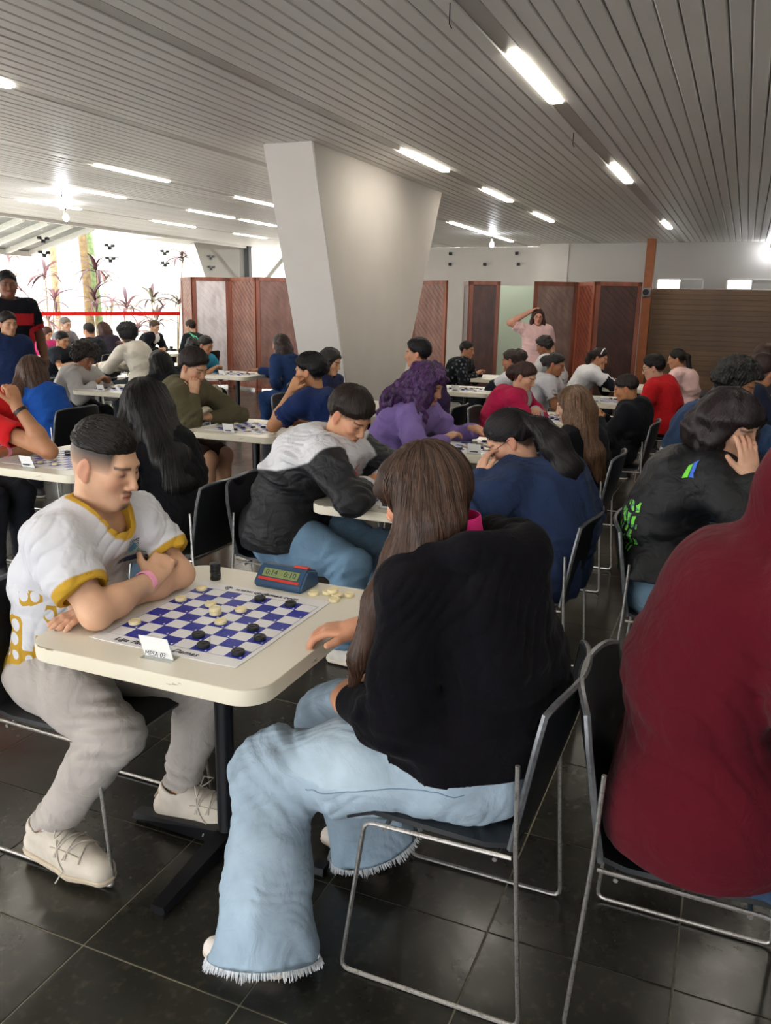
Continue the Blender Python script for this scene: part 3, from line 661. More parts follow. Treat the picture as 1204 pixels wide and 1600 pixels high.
# ================================================================== PEOPLE: smooth solids on a voxel grid
V3 = lambda *a: np.array(a if len(a) > 1 else a[0], dtype=np.float64)
def unit(v): v = V3(v); n = np.linalg.norm(v); return v/n if n > 1e-9 else v
class G:
    """a signed-distance solid: add round cones and ellipsoids with smooth blends, then build() a mesh"""
    def __init__(s, h): s.h = h; s.p = []; s.post = []; s.base = 0
    def cone(s, a, b, ra, rb=None, k=.02, lat=None, ls=1.0, op='u'):
        rb = ra if rb is None else rb; a, b = V3(a), V3(b); m = max(ra, rb)*max(1, ls)+k
        s.p.append(('c', (a, b, ra, rb, None if lat is None else unit(lat), ls), np.minimum(a,b)-m, np.maximum(a,b)+m, k, op)); return s
    def ell(s, c, r, R=None, k=.02, op='u'):
        c, r = V3(c), V3(r); m = r.max()+k
        s.p.append(('e', (c, r, R), c-m, c+m, k, op)); return s
    def cut(s, fn): s.post.append(fn); return s
    def chain(s, pts, rs, k=.02, lat=None, ls=1.0, op='u'):
        for i in range(len(pts)-1): s.cone(pts[i], pts[i+1], rs[i], rs[i+1], k, lat, ls, op)
        return s
    def build(s, lo=None, hi=None):
        h = s.h; P = [q for q in s.p if q[5] == 'u']
        if lo is None: lo = np.min([q[2] for q in P], 0)-2*h
        if hi is None: hi = np.max([q[3] for q in P], 0)+2*h
        n = np.ceil((V3(hi)-V3(lo))/h).astype(int)+1; ax = [(lo[i]+h*np.arange(n[i])).astype(np.float32) for i in range(3)]
        D = np.full(n, .05, np.float32); s.lo = V3(lo); s.n = n
        for kind, a, l, u, k, op in s.p:
            i0 = np.maximum(0, np.floor((l-lo)/h).astype(int)); i1 = np.minimum(n, np.ceil((u-lo)/h).astype(int)+1)
            if (i1 <= i0).any(): continue
            X = ax[0][i0[0]:i1[0],None,None]; Y = ax[1][None,i0[1]:i1[1],None]; Z = ax[2][None,None,i0[2]:i1[2]]
            if kind == 'c':
                A, B, ra, rb, lat, ls = a; ba = (B-A).astype(np.float32); x, y, z = X-A[0], Y-A[1], Z-A[2]
                if lat is not None:
                    t = (x*lat[0]+y*lat[1]+z*lat[2])*(1-1/ls); x, y, z = x-t*lat[0], y-t*lat[1], z-t*lat[2]
                    bl = float(ba@lat)*(1-1/ls); ba = (ba-bl*lat).astype(np.float32)
                bb = float(ba@ba)+1e-12; t = np.clip((x*ba[0]+y*ba[1]+z*ba[2])/bb, 0, 1)
                d = np.sqrt((x-t*ba[0])**2+(y-t*ba[1])**2+(z-t*ba[2])**2)-(ra+t*(rb-ra))
            else:
                c, r, R = a; x, y, z = X-c[0], Y-c[1], Z-c[2]
                if R is not None: x, y, z = [x*R[i,0]+y*R[i,1]+z*R[i,2] for i in range(3)]
                k0 = np.sqrt((x/r[0])**2+(y/r[1])**2+(z/r[2])**2); k1 = np.sqrt((x/r[0]**2)**2+(y/r[1]**2)**2+(z/r[2]**2)**2)+1e-6
                d = k0*(k0-1)/k1
            S = D[i0[0]:i1[0],i0[1]:i1[1],i0[2]:i1[2]]
            if op == 'u': hh = np.maximum(k-np.abs(S-d), 0)/max(k,1e-6); S[...] = np.minimum(S, d)-hh*hh*k*.25
            else: hh = np.maximum(k-np.abs(S+d), 0)/max(k,1e-6); S[...] = np.maximum(S, -d)+hh*hh*k*.25
        if s.post:
            idx = np.nonzero(D < .045); d = D[idx]; Q = [ax[i][idx[i]] for i in range(3)]
            for fn in s.post: d = fn(d, *Q)
            D[idx] = d
        s.D = D; s.ax = ax
        return nets(D, s.lo, h)
    def sample(s, P):
        q = (P-s.lo)/s.h; i = np.clip(np.floor(q).astype(int), 0, s.n-2); f = q-i; D = s.D; r = 0
        for dx in (0,1):
            for dy in (0,1):
                for dz in (0,1):
                    w = (f[:,0] if dx else 1-f[:,0])*(f[:,1] if dy else 1-f[:,1])*(f[:,2] if dz else 1-f[:,2]); r = r+w*D[i[:,0]+dx,i[:,1]+dy,i[:,2]+dz]
        return r
    def grad(s, P):
        e = s.h*.7; g = np.stack([s.sample(P+e*np.eye(3)[i])-s.sample(P-e*np.eye(3)[i]) for i in range(3)], 1); return g/(np.linalg.norm(g, axis=1, keepdims=True)+1e-9)
def nets(D, lo, h):
    ins = D < 0; n = D.shape; c = ins[:-1,:-1,:-1].astype(np.int8).copy()
    for dx in (0,1):
        for dy in (0,1):
            for dz in (0,1):
                if dx+dy+dz: c += ins[dx:n[0]-1+dx,dy:n[1]-1+dy,dz:n[2]-1+dz]
    act = (c > 0) & (c < 8); ii = np.argwhere(act)
    if len(ii) == 0: return np.zeros((0,3)), np.zeros((0,4),int)
    vid = np.full(act.shape, -1, np.int64); vid[act] = np.arange(len(ii))
    off = np.array([(a,b,cc) for a in (0,1) for b in (0,1) for cc in (0,1)]); val = np.stack([D[ii[:,0]+o[0],ii[:,1]+o[1],ii[:,2]+o[2]] for o in off], 1)
    acc = np.zeros((len(ii),3)); cnt = np.zeros(len(ii))
    for a in range(8):
        for b in range(a+1, 8):
            if np.abs(off[a]-off[b]).sum() != 1: continue
            va, vb = val[:,a], val[:,b]; m = (va < 0) != (vb < 0); t = va[m]/(va[m]-vb[m])
            acc[m] += off[a]+t[:,None]*(off[b]-off[a]); cnt[m] += 1
    verts = lo+h*(ii+acc/cnt[:,None]); quads = []
    for ax_ in range(3):
        b, c_ = [(1,2),(2,0),(0,1)][ax_]; sl0 = [slice(None)]*3; sl1 = [slice(None)]*3; sl0[ax_] = slice(0,-1); sl1[ax_] = slice(1,None)
        A, B = ins[tuple(sl0)], ins[tuple(sl1)]; e = np.argwhere(A != B); e = e[(e[:,b] > 0) & (e[:,c_] > 0) & (e[:,b] < n[b]-1) & (e[:,c_] < n[c_]-1)]
        if len(e) == 0: continue
        fl = A[e[:,0],e[:,1],e[:,2]]; q = []
        for db, dc in ((-1,-1),(0,-1),(0,0),(-1,0)):
            w = e.copy(); w[:,b] += db; w[:,c_] += dc; q.append(vid[w[:,0],w[:,1],w[:,2]])
        q = np.stack(q, 1); q[~fl] = q[~fl][:,::-1]; quads.append(q)
    Q = np.concatenate(quads); Q = Q[(Q >= 0).all(1)]
    return verts, Q
def mesh_np(name, verts, quads, cols=None, material=None):
    me = bpy.data.meshes.new(name); nv, nf = len(verts), len(quads)
    me.vertices.add(nv); me.vertices.foreach_set('co', np.ascontiguousarray(verts, np.float32).ravel())
    me.loops.add(nf*4); me.loops.foreach_set('vertex_index', np.ascontiguousarray(quads, np.int32).ravel())
    me.polygons.add(nf); me.polygons.foreach_set('loop_start', np.arange(0, nf*4, 4, dtype=np.int32))
    try: me.polygons.foreach_set('loop_total', np.full(nf, 4, np.int32))
    except Exception: pass
    if cols is not None:
        a = me.color_attributes.new('Col','FLOAT_COLOR','POINT'); c = np.ones((nv,4), np.float32); c[:,:3] = cols; a.data.foreach_set('color', c.ravel())
    me.update(); me.validate(); me.shade_smooth()
    if material: me.materials.append(material)
    return me
def C3(h): return np.array(srgb(h))
def flat(verts, h): return np.tile(C3(h), (len(verts),1))
def paint(cols, w, h):
    w = np.clip(w, 0, 1)[:,None]; return cols*(1-w)+C3(h)*w
def folds(seed, amp=.004, wl=.09, zs=1.0):
    r = np.random.RandomState(seed); K = r.normal(size=(6,3)); K /= np.linalg.norm(K, axis=1, keepdims=True); ph = r.uniform(0,6.28,6)
    def f(d, x, y, z):
        u = [2*math.pi/(wl*(1+.45*(i % 4)))*(K[i,0]*x+K[i,1]*y+zs*K[i,2]*z)+ph[i] for i in range(6)]
        n = np.sin(u[0]+1.6*np.sin(u[2]))*.5+np.sin(u[1]+1.8*np.sin(u[3]))*.6; n = n-.5*np.abs(n)
        v = np.sin(2.3*u[4]+2.2*np.sin(u[1])+1.5*np.sin(u[5])); v = np.exp(-(v*2.6)**2)*(.5+.5*np.sin(u[3]+u[0]*.5))     # thin creases
        return d+amp*(n+.55*v)
    return f
def wrinkle(c, axis, R, amp=.005, wl=.03, seed=0):
    """folds gathered around a joint, running across an axis"""
    c, axis = V3(c), unit(axis)
    def f(d, x, y, z):
        px, py, pz = x-c[0], y-c[1], z-c[2]; r2 = (px*px+py*py+pz*pz)/(R*R); t = px*axis[0]+py*axis[1]+pz*axis[2]
        w = np.exp(-r2*1.5); return d+amp*w*np.sin(2*math.pi*t/wl+seed+1.6*np.sin(9*px+11*py+seed)+1.2*np.sin(14*pz-7*py))
    return f
# ---- hands
def hand(g, w, d, up, side, s=1.0, curl=.4, spread=.12, thumb=.5, fist=0):
    """w wrist, d pointing direction, up = back of the hand, side = +1 if the thumb lies towards up x d"""
    d = unit(d); up = unit(V3(up)-d*np.dot(up,d)); t = np.cross(up,d)*side; k = .007*s
    g.cone(w-d*.03*s, w+d*.02*s, .026*s, .027*s, .012*s, t, 1.15)
    g.ell(w+d*.05*s, (.052*s,.041*s,.0155*s), np.stack([d,t,up]), .014*s)
    for i, (o, L) in enumerate(((.028,.072),(.0095,.080),(-.009,.074),(-.0265,.058))):
        b = w+d*.083*s+t*o*s; fd = unit(d+t*o/.03*spread); c = curl*(1+.12*i)+fist; p = b; r = (.0098,.0099,.0094,.0085)[i]*s; fu = unit(up-fd*np.dot(up,fd))
        g.cone(w+d*.045*s+t*o*.8*s, b, .011*s, r*1.05, k)
        for j, (fr, a) in enumerate(((.46,.55),(.30,1.0),(.24,.75))):
            ang = c*a; fd, fu = fd*math.cos(ang)-fu*math.sin(ang), fu*math.cos(ang)+fd*math.sin(ang); q = p+fd*L*fr*s; g.cone(p, q, r*(1-.06*j), r*(1-.06*(j+1)), k*.6); p = q
    tb = w+d*.022*s+t*.028*s-up*.004*s; td = unit(d*.75+t*(.9-.5*thumb)-up*.35*thumb); q = tb+td*.042*s; g.cone(w+d*.015*s+t*.012*s, tb, .017*s, .0145*s, .012*s); g.cone(tb, q, .0138*s, .0112*s, k)
    td2 = unit(td+d*.35-up*.2*thumb); g.cone(q, q+td2*.03*s, .011*s, .0088*s, k*.6)
def ik(a, w, l1, l2, pole):
    a, w = V3(a), V3(w); v = w-a; L = np.linalg.norm(v); L2 = min(L, (l1+l2)*.995); v = unit(v)
    x = (l1*l1-l2*l2+L2*L2)/(2*L2); hgt = math.sqrt(max(0, l1*l1-x*x)); p = V3(pole); p = unit(p-v*np.dot(p,v)); return a+v*x+p*hgt
# ---- ribbons of hair combed over a hair solid
def strands(g, verts, n, comb, length=.16, steps=9, width=.0022, lift=.0015, col='#20160f', var=.35, seed=0, curl=0, keep=None):
    r = np.random.RandomState(seed); idx = r.choice(len(verts), n); P = verts[idx].copy(); path = [P.copy()]; ds = length/steps*r.uniform(.6,1.2,(n,1)); ph = r.uniform(0,6.28,(n,1))
    for k in range(steps):
        N = g.grad(P); D = comb(P); D = D-N*(D*N).sum(1, keepdims=True); D /= np.linalg.norm(D, axis=1, keepdims=True)+1e-9
        if curl: T = np.cross(N, D); D = D+T*curl*np.sin(ph+k*1.5); 
        P = P+D*ds; P = P-N*(g.sample(P)[:,None]-lift); path.append(P.copy())
    path = np.stack(path, 1); S = steps+1
    if not curl:
        sg = np.diff(path, axis=1); sg /= np.linalg.norm(sg, axis=2, keepdims=True)+1e-9; ok = ((sg[:,1:]*sg[:,:-1]).sum(2) > .75).all(1); path = path[ok]; n = len(path)
    if keep is not None:
        ok = keep(path.reshape(-1,3)).reshape(n,S).all(1); path = path[ok]; n = len(path)
    if n == 0: return np.zeros((0,3)), np.zeros((0,4),int), np.zeros((0,3))
    nrm = g.grad(path.reshape(-1,3)).reshape(n,S,3)
    tan = np.gradient(path, axis=1); tan /= np.linalg.norm(tan, axis=2, keepdims=True)+1e-9; sd = np.cross(nrm, tan); sd /= np.linalg.norm(sd, axis=2, keepdims=True)+1e-9
    wv = width*np.sin(np.linspace(.35,2.9,S))[None,:,None]; a = path+sd*wv-nrm*.0004; b = path-sd*wv-nrm*.0004; m = path+nrm*.0011
    vs_ = np.stack([a,m,b], 2).reshape(-1,3); base = (np.arange(n)[:,None]*S+np.arange(S-1)[None,:]).ravel()*3
    Q = np.concatenate([np.stack([base,base+3,base+4,base+1],1), np.stack([base+1,base+4,base+5,base+2],1)])
    c = C3(col) if isinstance(col, str) else None
    cc = np.tile(c, (n,1))*r.uniform(1-var, 1+var*1.8, (n,1)); cols = np.repeat(cc, S*3, 0); return vs_, Q, cols
HLOW = dict(short=[-.062,-.055,.0,.006,.03,.066,.07], fade=[.03,.03,.035,.04,.045,.064,.066], bob=[-.10,-.1,-.095,-.085,-.01,.062,.07], long=[-.11,-.11,-.10,-.075,.0,.066,.072], pulled=[-.075,-.065,-.005,.008,.03,.068,.072], afro=[-.085,-.085,-.06,-.02,.03,.07,.075], curly=[-.07,-.065,-.02,.0,.03,.06,.064])
LOWX = [-.12,-.05,-.02,.02,.05,.082,.12]
def head_frame(a, yaw, pitch, roll):
    R = Matrix.Rotation(a+math.radians(yaw),3,'Z') @ Matrix.Rotation(math.radians(pitch),3,'Y') @ Matrix.Rotation(math.radians(roll),3,'X')
    M = np.array(R); return M[:,0], M[:,1], M[:,2]
class Person:
    def __init__(p, label, pel, head, a=0, yaw=0, pitch=10, roll=0, s=1.0, fat=1.0, skin='#c49a7c', lod=2, hs=1.0, group=None, bow=.04, sit=True, neckback=.0, shw=1.0, hem=None):
        p.__dict__.update(locals()); p.f = V3(math.cos(a), math.sin(a), 0); p.l = V3(-math.sin(a), math.cos(a), 0); p.z = V3(0,0,1)
        p.pel, p.hc = V3(pel), V3(head); p.hx, p.hy, p.hz = head_frame(a, yaw, pitch, roll); p.hs = s*hs
        p.h = {0:(.0065,.0032,.0058),1:(.009,.0045,.0085),2:(.013,.0065,.012),3:(.018,.009,.016)}[lod]
        p.N = p.hc+p.H(-.035,0,-.155)-p.hc-p.z*.012*s-p.f*neckback; p.N = p.hc+ (p.H(-.035,0,-.15)-p.hc)*.55+(p.z*-.15-p.f*(.03+neckback))*.45*p.hs
        p.up = unit(p.N-p.pel); mid = (p.pel+p.N)/2; p.mid = mid-p.f*bow; p.chest = p.mid*.42+p.N*.58-p.f*bow*.35
        sh = .172*s*shw; p.S = {1: p.N+p.l*sh-p.z*.055*s+p.f*.015, -1: p.N-p.l*sh-p.z*.055*s+p.f*.015}
        p.base = V3(p.pel[0], p.pel[1], 0); p.root = empty('person', tuple(p.base), 0, label, 'person', group)
        p.arm = {}; p.leg = {}; p.seed = abs(hash(label)) % 9999 if False else sum(ord(c)*(i+1) for i, c in enumerate(label)) % 9973
    def H(p, x, y, z): return p.hc+p.hs*(x*p.hx+y*p.hy+z*p.hz)
    def at(p, f, l, z): return p.base+p.f*f+p.l*l+p.z*z
    def loc(p, P): Q = (P-p.hc)/p.hs; return Q@p.hx, Q@p.hy, Q@p.hz
    def add(p, name, V, Q, cols, material, parent=None):
        if len(V) == 0: return None
        me = mesh_np(name, V-p.base, Q, cols, material); return link(name, me, parent or p.root)
    # ---- pose
    def set_arm(p, side, w, e=None, pole=None, hd=None, up=(0,0,1), curl=.45, fist=0, spread=.12, thumb=.5):
        s = p.s; S = p.S[side]; w = V3(w); l1, l2 = .285*s, .25*s
        if e is None: e = ik(S, w, l1, l2, pole if pole is not None else p.l*side*.6-p.z*1.0-p.f*.3)
        e = V3(e); hd = unit(w-e) if hd is None else unit(hd)
        p.arm[side] = dict(w=w, e=e, hd=hd, up=V3(up), curl=curl, fist=fist, spread=spread, thumb=thumb)
    def set_leg(p, side, knee, ankle, foot=None):
        p.leg[side] = dict(h=p.pel+p.l*side*.085*p.s*p.fat**.5+p.z*.0, k=V3(knee), a=V3(ankle), f=unit(p.f if foot is None else foot))
    def default_legs(p, kz=None, reach=.40, back=.02, splay=.10):
        for sd in (1,-1):
            k = p.at(reach*p.s, sd*splay, kz or (.44*p.s+.06)); p.set_leg(sd, k, p.at(reach*p.s-back, sd*(splay+.01), .085*p.s))
    # ---- body
    def prim_head(p, g, ears=True):
        H, s = p.H, p.hs; R = np.stack([p.hx,p.hy,p.hz]); S = lambda *v: tuple(x*s for x in v)
        g.ell(H(-.012,0,.028), S(.097,.075,.088), R, .01*s)
        g.ell(H(.03,0,-.038), S(.058,.055,.074), R, .04*s)
        g.ell(H(.066,0,-.094), S(.02,.022,.018), R, .03*s)
        for q in (1,-1):
            g.cone(H(-.005,q*.05,-.052), H(.058,q*.018,-.098), .02*s, .016*s, .03*s)
            g.ell(H(.058,q*.043,-.02), S(.022,.018,.018), R, .03*s)
        g.cone(H(.078,.03,.02), H(.078,-.03,.02), .0115*s, .0115*s, .02*s)
        for q in (1,-1):
            g.ell(H(.094,q*.032,.0), S(.014,.017,.012), R, .014*s, 's')
            g.ell(H(.074,q*.031,.0), S(.0125,.0145,.0115), R, .005*s)
        g.cone(H(.086,0,.012), H(.106,0,-.034), .0075*s, .011*s, .012*s)
        for q in (1,-1): g.ell(H(.094,q*.012,-.04), S(.011,.008,.0075), R, .007*s)
        g.cone(H(.086,.016,-.0635), H(.09,0,-.062), .0055*s, .0068*s, .006*s).cone(H(.086,-.016,-.0635), H(.09,0,-.062), .0055*s, .0068*s, .006*s)
        g.cone(H(.083,.014,-.0735), H(.087,0,-.0755), .006*s, .0078*s, .006*s).cone(H(.083,-.014,-.0735), H(.087,0,-.0755), .006*s, .0078*s, .006*s)
        g.cone(H(.095,.018,-.0685), H(.095,-.018,-.0685), .0022*s, .0022*s, .003*s, op='s')
        if ears:
            Re = np.stack([unit(p.hx+.25*p.hz+.0*p.hy), p.hy, unit(p.hz-.25*p.hx)])
            for q in (1,-1):
                Rq = np.stack([unit(p.hx-.35*q*p.hy), unit(p.hy*q+.35*p.hx), p.hz])
                g.ell(H(-.012,q*.079,-.006), S(.019,.008,.031), Rq, .008*s); g.ell(H(-.006,q*.0885,-.004), S(.009,.006,.017), Rq, .005*s, 's')
                g.ell(H(-.004,q*.077,-.033), S(.009,.006,.011), Rq, .006*s)
        p.prim_neck(g)
    def prim_neck(p, g):
        s = p.hs; g.cone(p.H(-.03,0,-.035), p.N+p.z*.0, .053*s*p.fat**.4, .060*s*p.fat**.5, .03*s)
    def prim_torso(p, g, e=0, k=.05):
        s, fat = p.s, p.fat; l = p.l
        g.cone(p.pel+l*.075*s*fat, p.pel-l*.075*s*fat, .115*s*fat+e, None, k)
        g.cone(p.pel+p.z*.02, p.mid, .112*s*fat+e, .108*s*fat+e, k, l, 1.32)
        g.cone(p.mid, p.chest, .108*s*fat+e, .112*s*fat**.8+e, k, l, 1.36)
        g.cone(p.S[1]-l*.045*s-p.z*.012, p.S[-1]+l*.045*s-p.z*.012, .066*s*fat**.6+e, None, k)
        g.cone(p.chest, p.N-p.z*.05*s, .112*s*fat**.8+e, .07*s*fat**.5+e, k, l, 1.2)
        g.cone(p.N-p.z*.045*s+l*.06*s, p.N-p.z*.045*s-l*.06*s, .052*s*fat**.5+e, None, .05)
    def prim_arm(p, g, sd, e=0, upto=2, k=.03):
        A = p.arm[sd]; s = p.s*p.fat**.5; S = p.S[sd]; el, w = A['e'], A['w']
        g.cone(S, S*.5+el*.5, .056*s+e, .047*s+e, k); g.cone(S*.5+el*.5, el, .047*s+e, .040*s+e, k)
        if upto > 1: m = el*.65+w*.35; g.cone(el, m, .040*s+e, .041*s+e, k); g.cone(m, w, .041*s+e, .027*s+e*.9, k)
    def prim_hand(p, g, sd):
        A = p.arm[sd]; s = p.s*1.0
        m = A['e']*.65+A['w']*.35; g.cone(m, A['w'], .041*p.s*p.fat**.5, .027*p.s*p.fat**.5, .01)
        side = -sd*1  # right hand palm down: thumb towards +left of the hand direction
        hand(g, A['w'], A['hd'], A['up'], -sd, s, A['curl'], A['spread'], A['thumb'], A['fist'])
    def prim_leg(p, g, sd, e=0, k=.04, hem=None):
        L = p.leg[sd]; s, f = p.s, p.fat; h_, k_, a_ = L['h'], L['k'], L['a']; m = h_*.55+k_*.45
        g.cone(h_, m, .098*s*f+e, .086*s*f+e, k); g.cone(m, k_, .086*s*f+e, .061*s*f**.7+e, k)
        c = k_*.68+a_*.32-p.f*.012*s
        g.cone(k_, c, .059*s*f**.7+e, .055*s*f**.6+e, k); g.cone(c, a_, .055*s*f**.6+e, (.036*s if hem is None else hem)+e, k)
    def make_body(p, face=None, bare_legs=False, legs=True, ears=True):
        parts = []; hb, hh, hc_ = p.h; sk = p.skin
        g = G(hb); p.prim_torso(g, -.014*p.s); p.prim_neck(g)
        for sd in p.arm: p.prim_arm(g, sd)
        if legs:
            for sd in p.leg: p.prim_leg(g, sd, 0 if bare_legs else -.006); g.cone(p.leg[sd]['a'], p.leg[sd]['a']+p.leg[sd]['f']*.1*p.s-p.z*.04*p.s, .036*p.s, .03*p.s, .03)
        V, Q = g.build(); parts.append((V, Q, flat(V, sk)))
        for sd in p.arm:
            g = G(max(.0032, hh*.8)); p.prim_hand(g, sd); A = p.arm[sd]; V, Q = g.build(A['w']-.145*p.s, A['w']+.145*p.s)
            c = flat(V, sk); tip = np.linalg.norm(V-(A['w']+A['hd']*.14*p.s), axis=1); c = paint(c, .25*np.clip(1-tip/.06, 0, 1), '#c9786a'); parts.append((V, Q, c))
        g = G(hh); p.prim_head(g, ears); V, Q = g.build(p.hc-.165*p.hs-V3(0,0,.035), p.hc+.15*p.hs)
        c = flat(V, sk); x, y, z = p.loc(V); ay = np.abs(y)
        c = paint(c, .30*np.exp(-((x-.07)**2+(ay-.045)**2+(z+.03)**2)/.0009), '#c0705f')
        c = paint(c, .25*np.exp(-((x-.11)**2+y**2+(z+.034)**2)/.0003), '#b86a58')
        lip = np.exp(-(((x-.09)/.016)**4+(y/.0195)**4+((z+.069)/(.0125-.004*ay/.02))**4)); c = paint(c, .75*lip, '#a8564c')
        c = paint(c, .8*np.exp(-(((z+.0688)/.0022)**2))*(ay < .02)*(x > .07), '#5a2a26')
        c = paint(c, (ay > .074)*.35, '#c26a58')
        hairc = p.brow if hasattr(p, 'brow') else '#241812'
        bz = .0215-.10*np.abs(ay-.034)+.0; brow = np.exp(-(((z-bz)/.0048)**4))*(ay > .012)*(ay < .052)*(x > .05); c = paint(c, .85*brow, hairc)
        ez = -.0015-.18*np.clip(ay-.032,0,1)*0; slit = np.exp(-(((z-ez)/.0042)**4+((ay-.0315)/.0125)**4))*(x > .06); c = paint(c, .85*slit, '#33221c')
        c = paint(c, .35*np.exp(-(((z-.001)/.011)**2+((ay-.0315)/.017)**2))*(x > .06), '#7a4a3a')
        if getattr(p, 'scalp', None):
            zl = np.interp(x, LOWX, p.scalp[0])+.004*np.sin(300*x)*np.sin(250*z); w = np.clip((z-zl+.016)/.024, 0, 1)*(ay < .0775)*(x < .085); c = paint(c, .92*w, p.scalp[1])
        if face: c = face(c, x, y, z)
        parts.append((V, Q, c))
        o = 0; VV, QQ, CC = [], [], []
        for V, Q, c in parts: VV.append(V); QQ.append(Q+o); CC.append(c); o += len(V)
        return p.add('body', np.concatenate(VV), np.concatenate(QQ), np.concatenate(CC), SKIN)
    # ---- clothes
    def make_top(p, col, kind='tee', ease=.016, m=None, hem=None, extra=None, colour=None, neck=.072, seed=None, fold=.004, wl=.11, hood=False, sl_ease=None, name=None, neckz=.0, cuff=.03, h=None):
        g = G(h or p.h[2]); s = p.s; p.prim_torso(g, ease, .06); se = ease if sl_ease is None else sl_ease
        for sd in p.arm:
            A = p.arm[sd]
            if kind == 'tee':
                S, el = p.S[sd], A['e']; q = S*.36+el*.64; g.cone(S, q, .06*s*p.fat**.5+se, .056*s*p.fat**.5+se, .05)
            else:
                B = dict(A); w = A['w']; el = A['e']; B['w'] = w-unit(w-el)*cuff*s; p.arm[sd] = B; p.prim_arm(g, sd, se, 2, .03); p.arm[sd] = A
        if hood:
            n = p.N+p.z*.01*s
            pts = [n+p.f*.06*s+p.l*.075*s-p.z*.035*s, n+p.l*.095*s+p.z*.0, n-p.f*.065*s+p.l*.06*s+p.z*.01*s, n-p.f*.10*s+p.z*.0*s, n-p.f*.065*s-p.l*.06*s+p.z*.01*s, n-p.l*.095*s, n+p.f*.06*s-p.l*.075*s-p.z*.035*s]
            g.chain(pts, [.022*s,.034*s,.046*s,.056*s,.046*s,.034*s,.022*s], .012); g.cone(n-p.f*.105*s, n-p.f*.125*s-p.z*.12*s, .055*s, .03*s, .05, p.l, 1.9)
        if kind != 'tee' and p.sit: g.cone(p.pel+p.l*.085*s*p.fat+p.z*.02, p.pel-p.l*.085*s*p.fat+p.z*.02, .122*s*p.fat+ease+.016, None, .05)
        if extra: extra(g)
        # neck opening
        g.cone(p.N-p.z*.03*s+p.f*.012*s, p.N+p.z*.12*s+p.f*.02*s, neck*s*p.fat**.5*.93, neck*s*p.fat**.5, .012, op='s')
        if kind == 'tee':
            for sd in p.arm:
                A = p.arm[sd]; q = p.S[sd]*.36+A['e']*.64; dv = unit(A['e']-p.S[sd])
                g.cone(q-dv*.02, q+dv*.06, .045*s*p.fat**.5+.004+se*.6, .052*s*p.fat**.5+se*.6, .006, op='s')
            for sd in p.arm:
                S, ax = p.S[sd], p.arm[sd]['e']-p.S[sd]; L = np.linalg.norm(ax); ax = ax/L
                def scut(d, x, y, z, S=S, ax=ax, L=L):
                    px, py, pz = x-S[0], y-S[1], z-S[2]; t = px*ax[0]+py*ax[1]+pz*ax[2]; r = np.sqrt(np.maximum(0, px*px+py*py+pz*pz-t*t))
                    return np.where((r < .10*s) & (t > .45*L) & (t < .64*L+.12), np.maximum(d, t-.70*L), d)
                g.cut(scut)
        hz = (p.pel[2]-.075*s) if hem is None else hem
        def hemcut(d, x, y, z): return np.maximum(d, hz-z+.012*np.sin(9*x+7*y))
        g.cut(folds(p.seed if seed is None else seed, fold, wl))
        for sd in p.arm:
            A = p.arm[sd]; g.cut(wrinkle(A['e'] if kind != 'tee' else p.S[sd]*.6+A['e']*.4-p.z*.03, unit(A['e']-p.S[sd]), .11*s, fold*1.0, .045*s, p.seed+sd))
        g.cut(wrinkle(p.mid-p.z*.05-p.f*.0, p.z+p.f*.3, .2*s, fold*1.1, .06*s, p.seed))
        g.cut(hemcut); V, Q = g.build(); c = flat(V, col)
        if colour: c = colour(c, V, p)
        p.topg = g; return p.add(name or {'tee':'t_shirt','long':'long_sleeved_top','hoodie':'hoodie','jacket':'jacket'}[kind], V, Q, c, m or KNIT)
    def make_bottom(p, col, m=None, ease=.012, hem=.05, short=False, colour=None, name='trousers', fold=.0035, flare=None, top=.02, seed=0, lift=0):
        g = G(p.h[2]); s = p.s
        g.cone(p.pel+p.l*.08*s*p.fat, p.pel-p.l*.08*s*p.fat, .118*s*p.fat+ease, None, .05)
        for sd in p.leg:
            L = p.leg[sd]
            if short: q = L['h']*.15+L['k']*.85; g.cone(L['h'], q, .1*s*p.fat+ease, .078*s*p.fat+ease, .05)
            else:
                B = dict(L); B['a'] = L['a']; p.leg[sd] = B
                if flare: 
                    h_, k_, a_ = L['h'], L['k'], L['a']; mm = h_*.5+k_*.5; a2 = k_*(1-flare[1])+a_*flare[1]
                    g.cone(h_, mm, .105*s*p.fat+ease, .092*s*p.fat+ease, .05); g.cone(mm, k_, .092*s*p.fat+ease, .074*s*p.fat+ease, .05); g.cone(k_, k_*.5+a2*.5, .074*s*p.fat+ease, .082*s*p.fat+ease, .05); g.cone(k_*.5+a2*.5, a2, .082*s*p.fat+ease, flare[0], .03)
                else: p.prim_leg(g, sd, ease, .05, hem*s)
                p.leg[sd] = L
        zt = p.pel[2]+.10*s*p.fat+top; g.cut(folds(p.seed+seed+31, fold, .13))
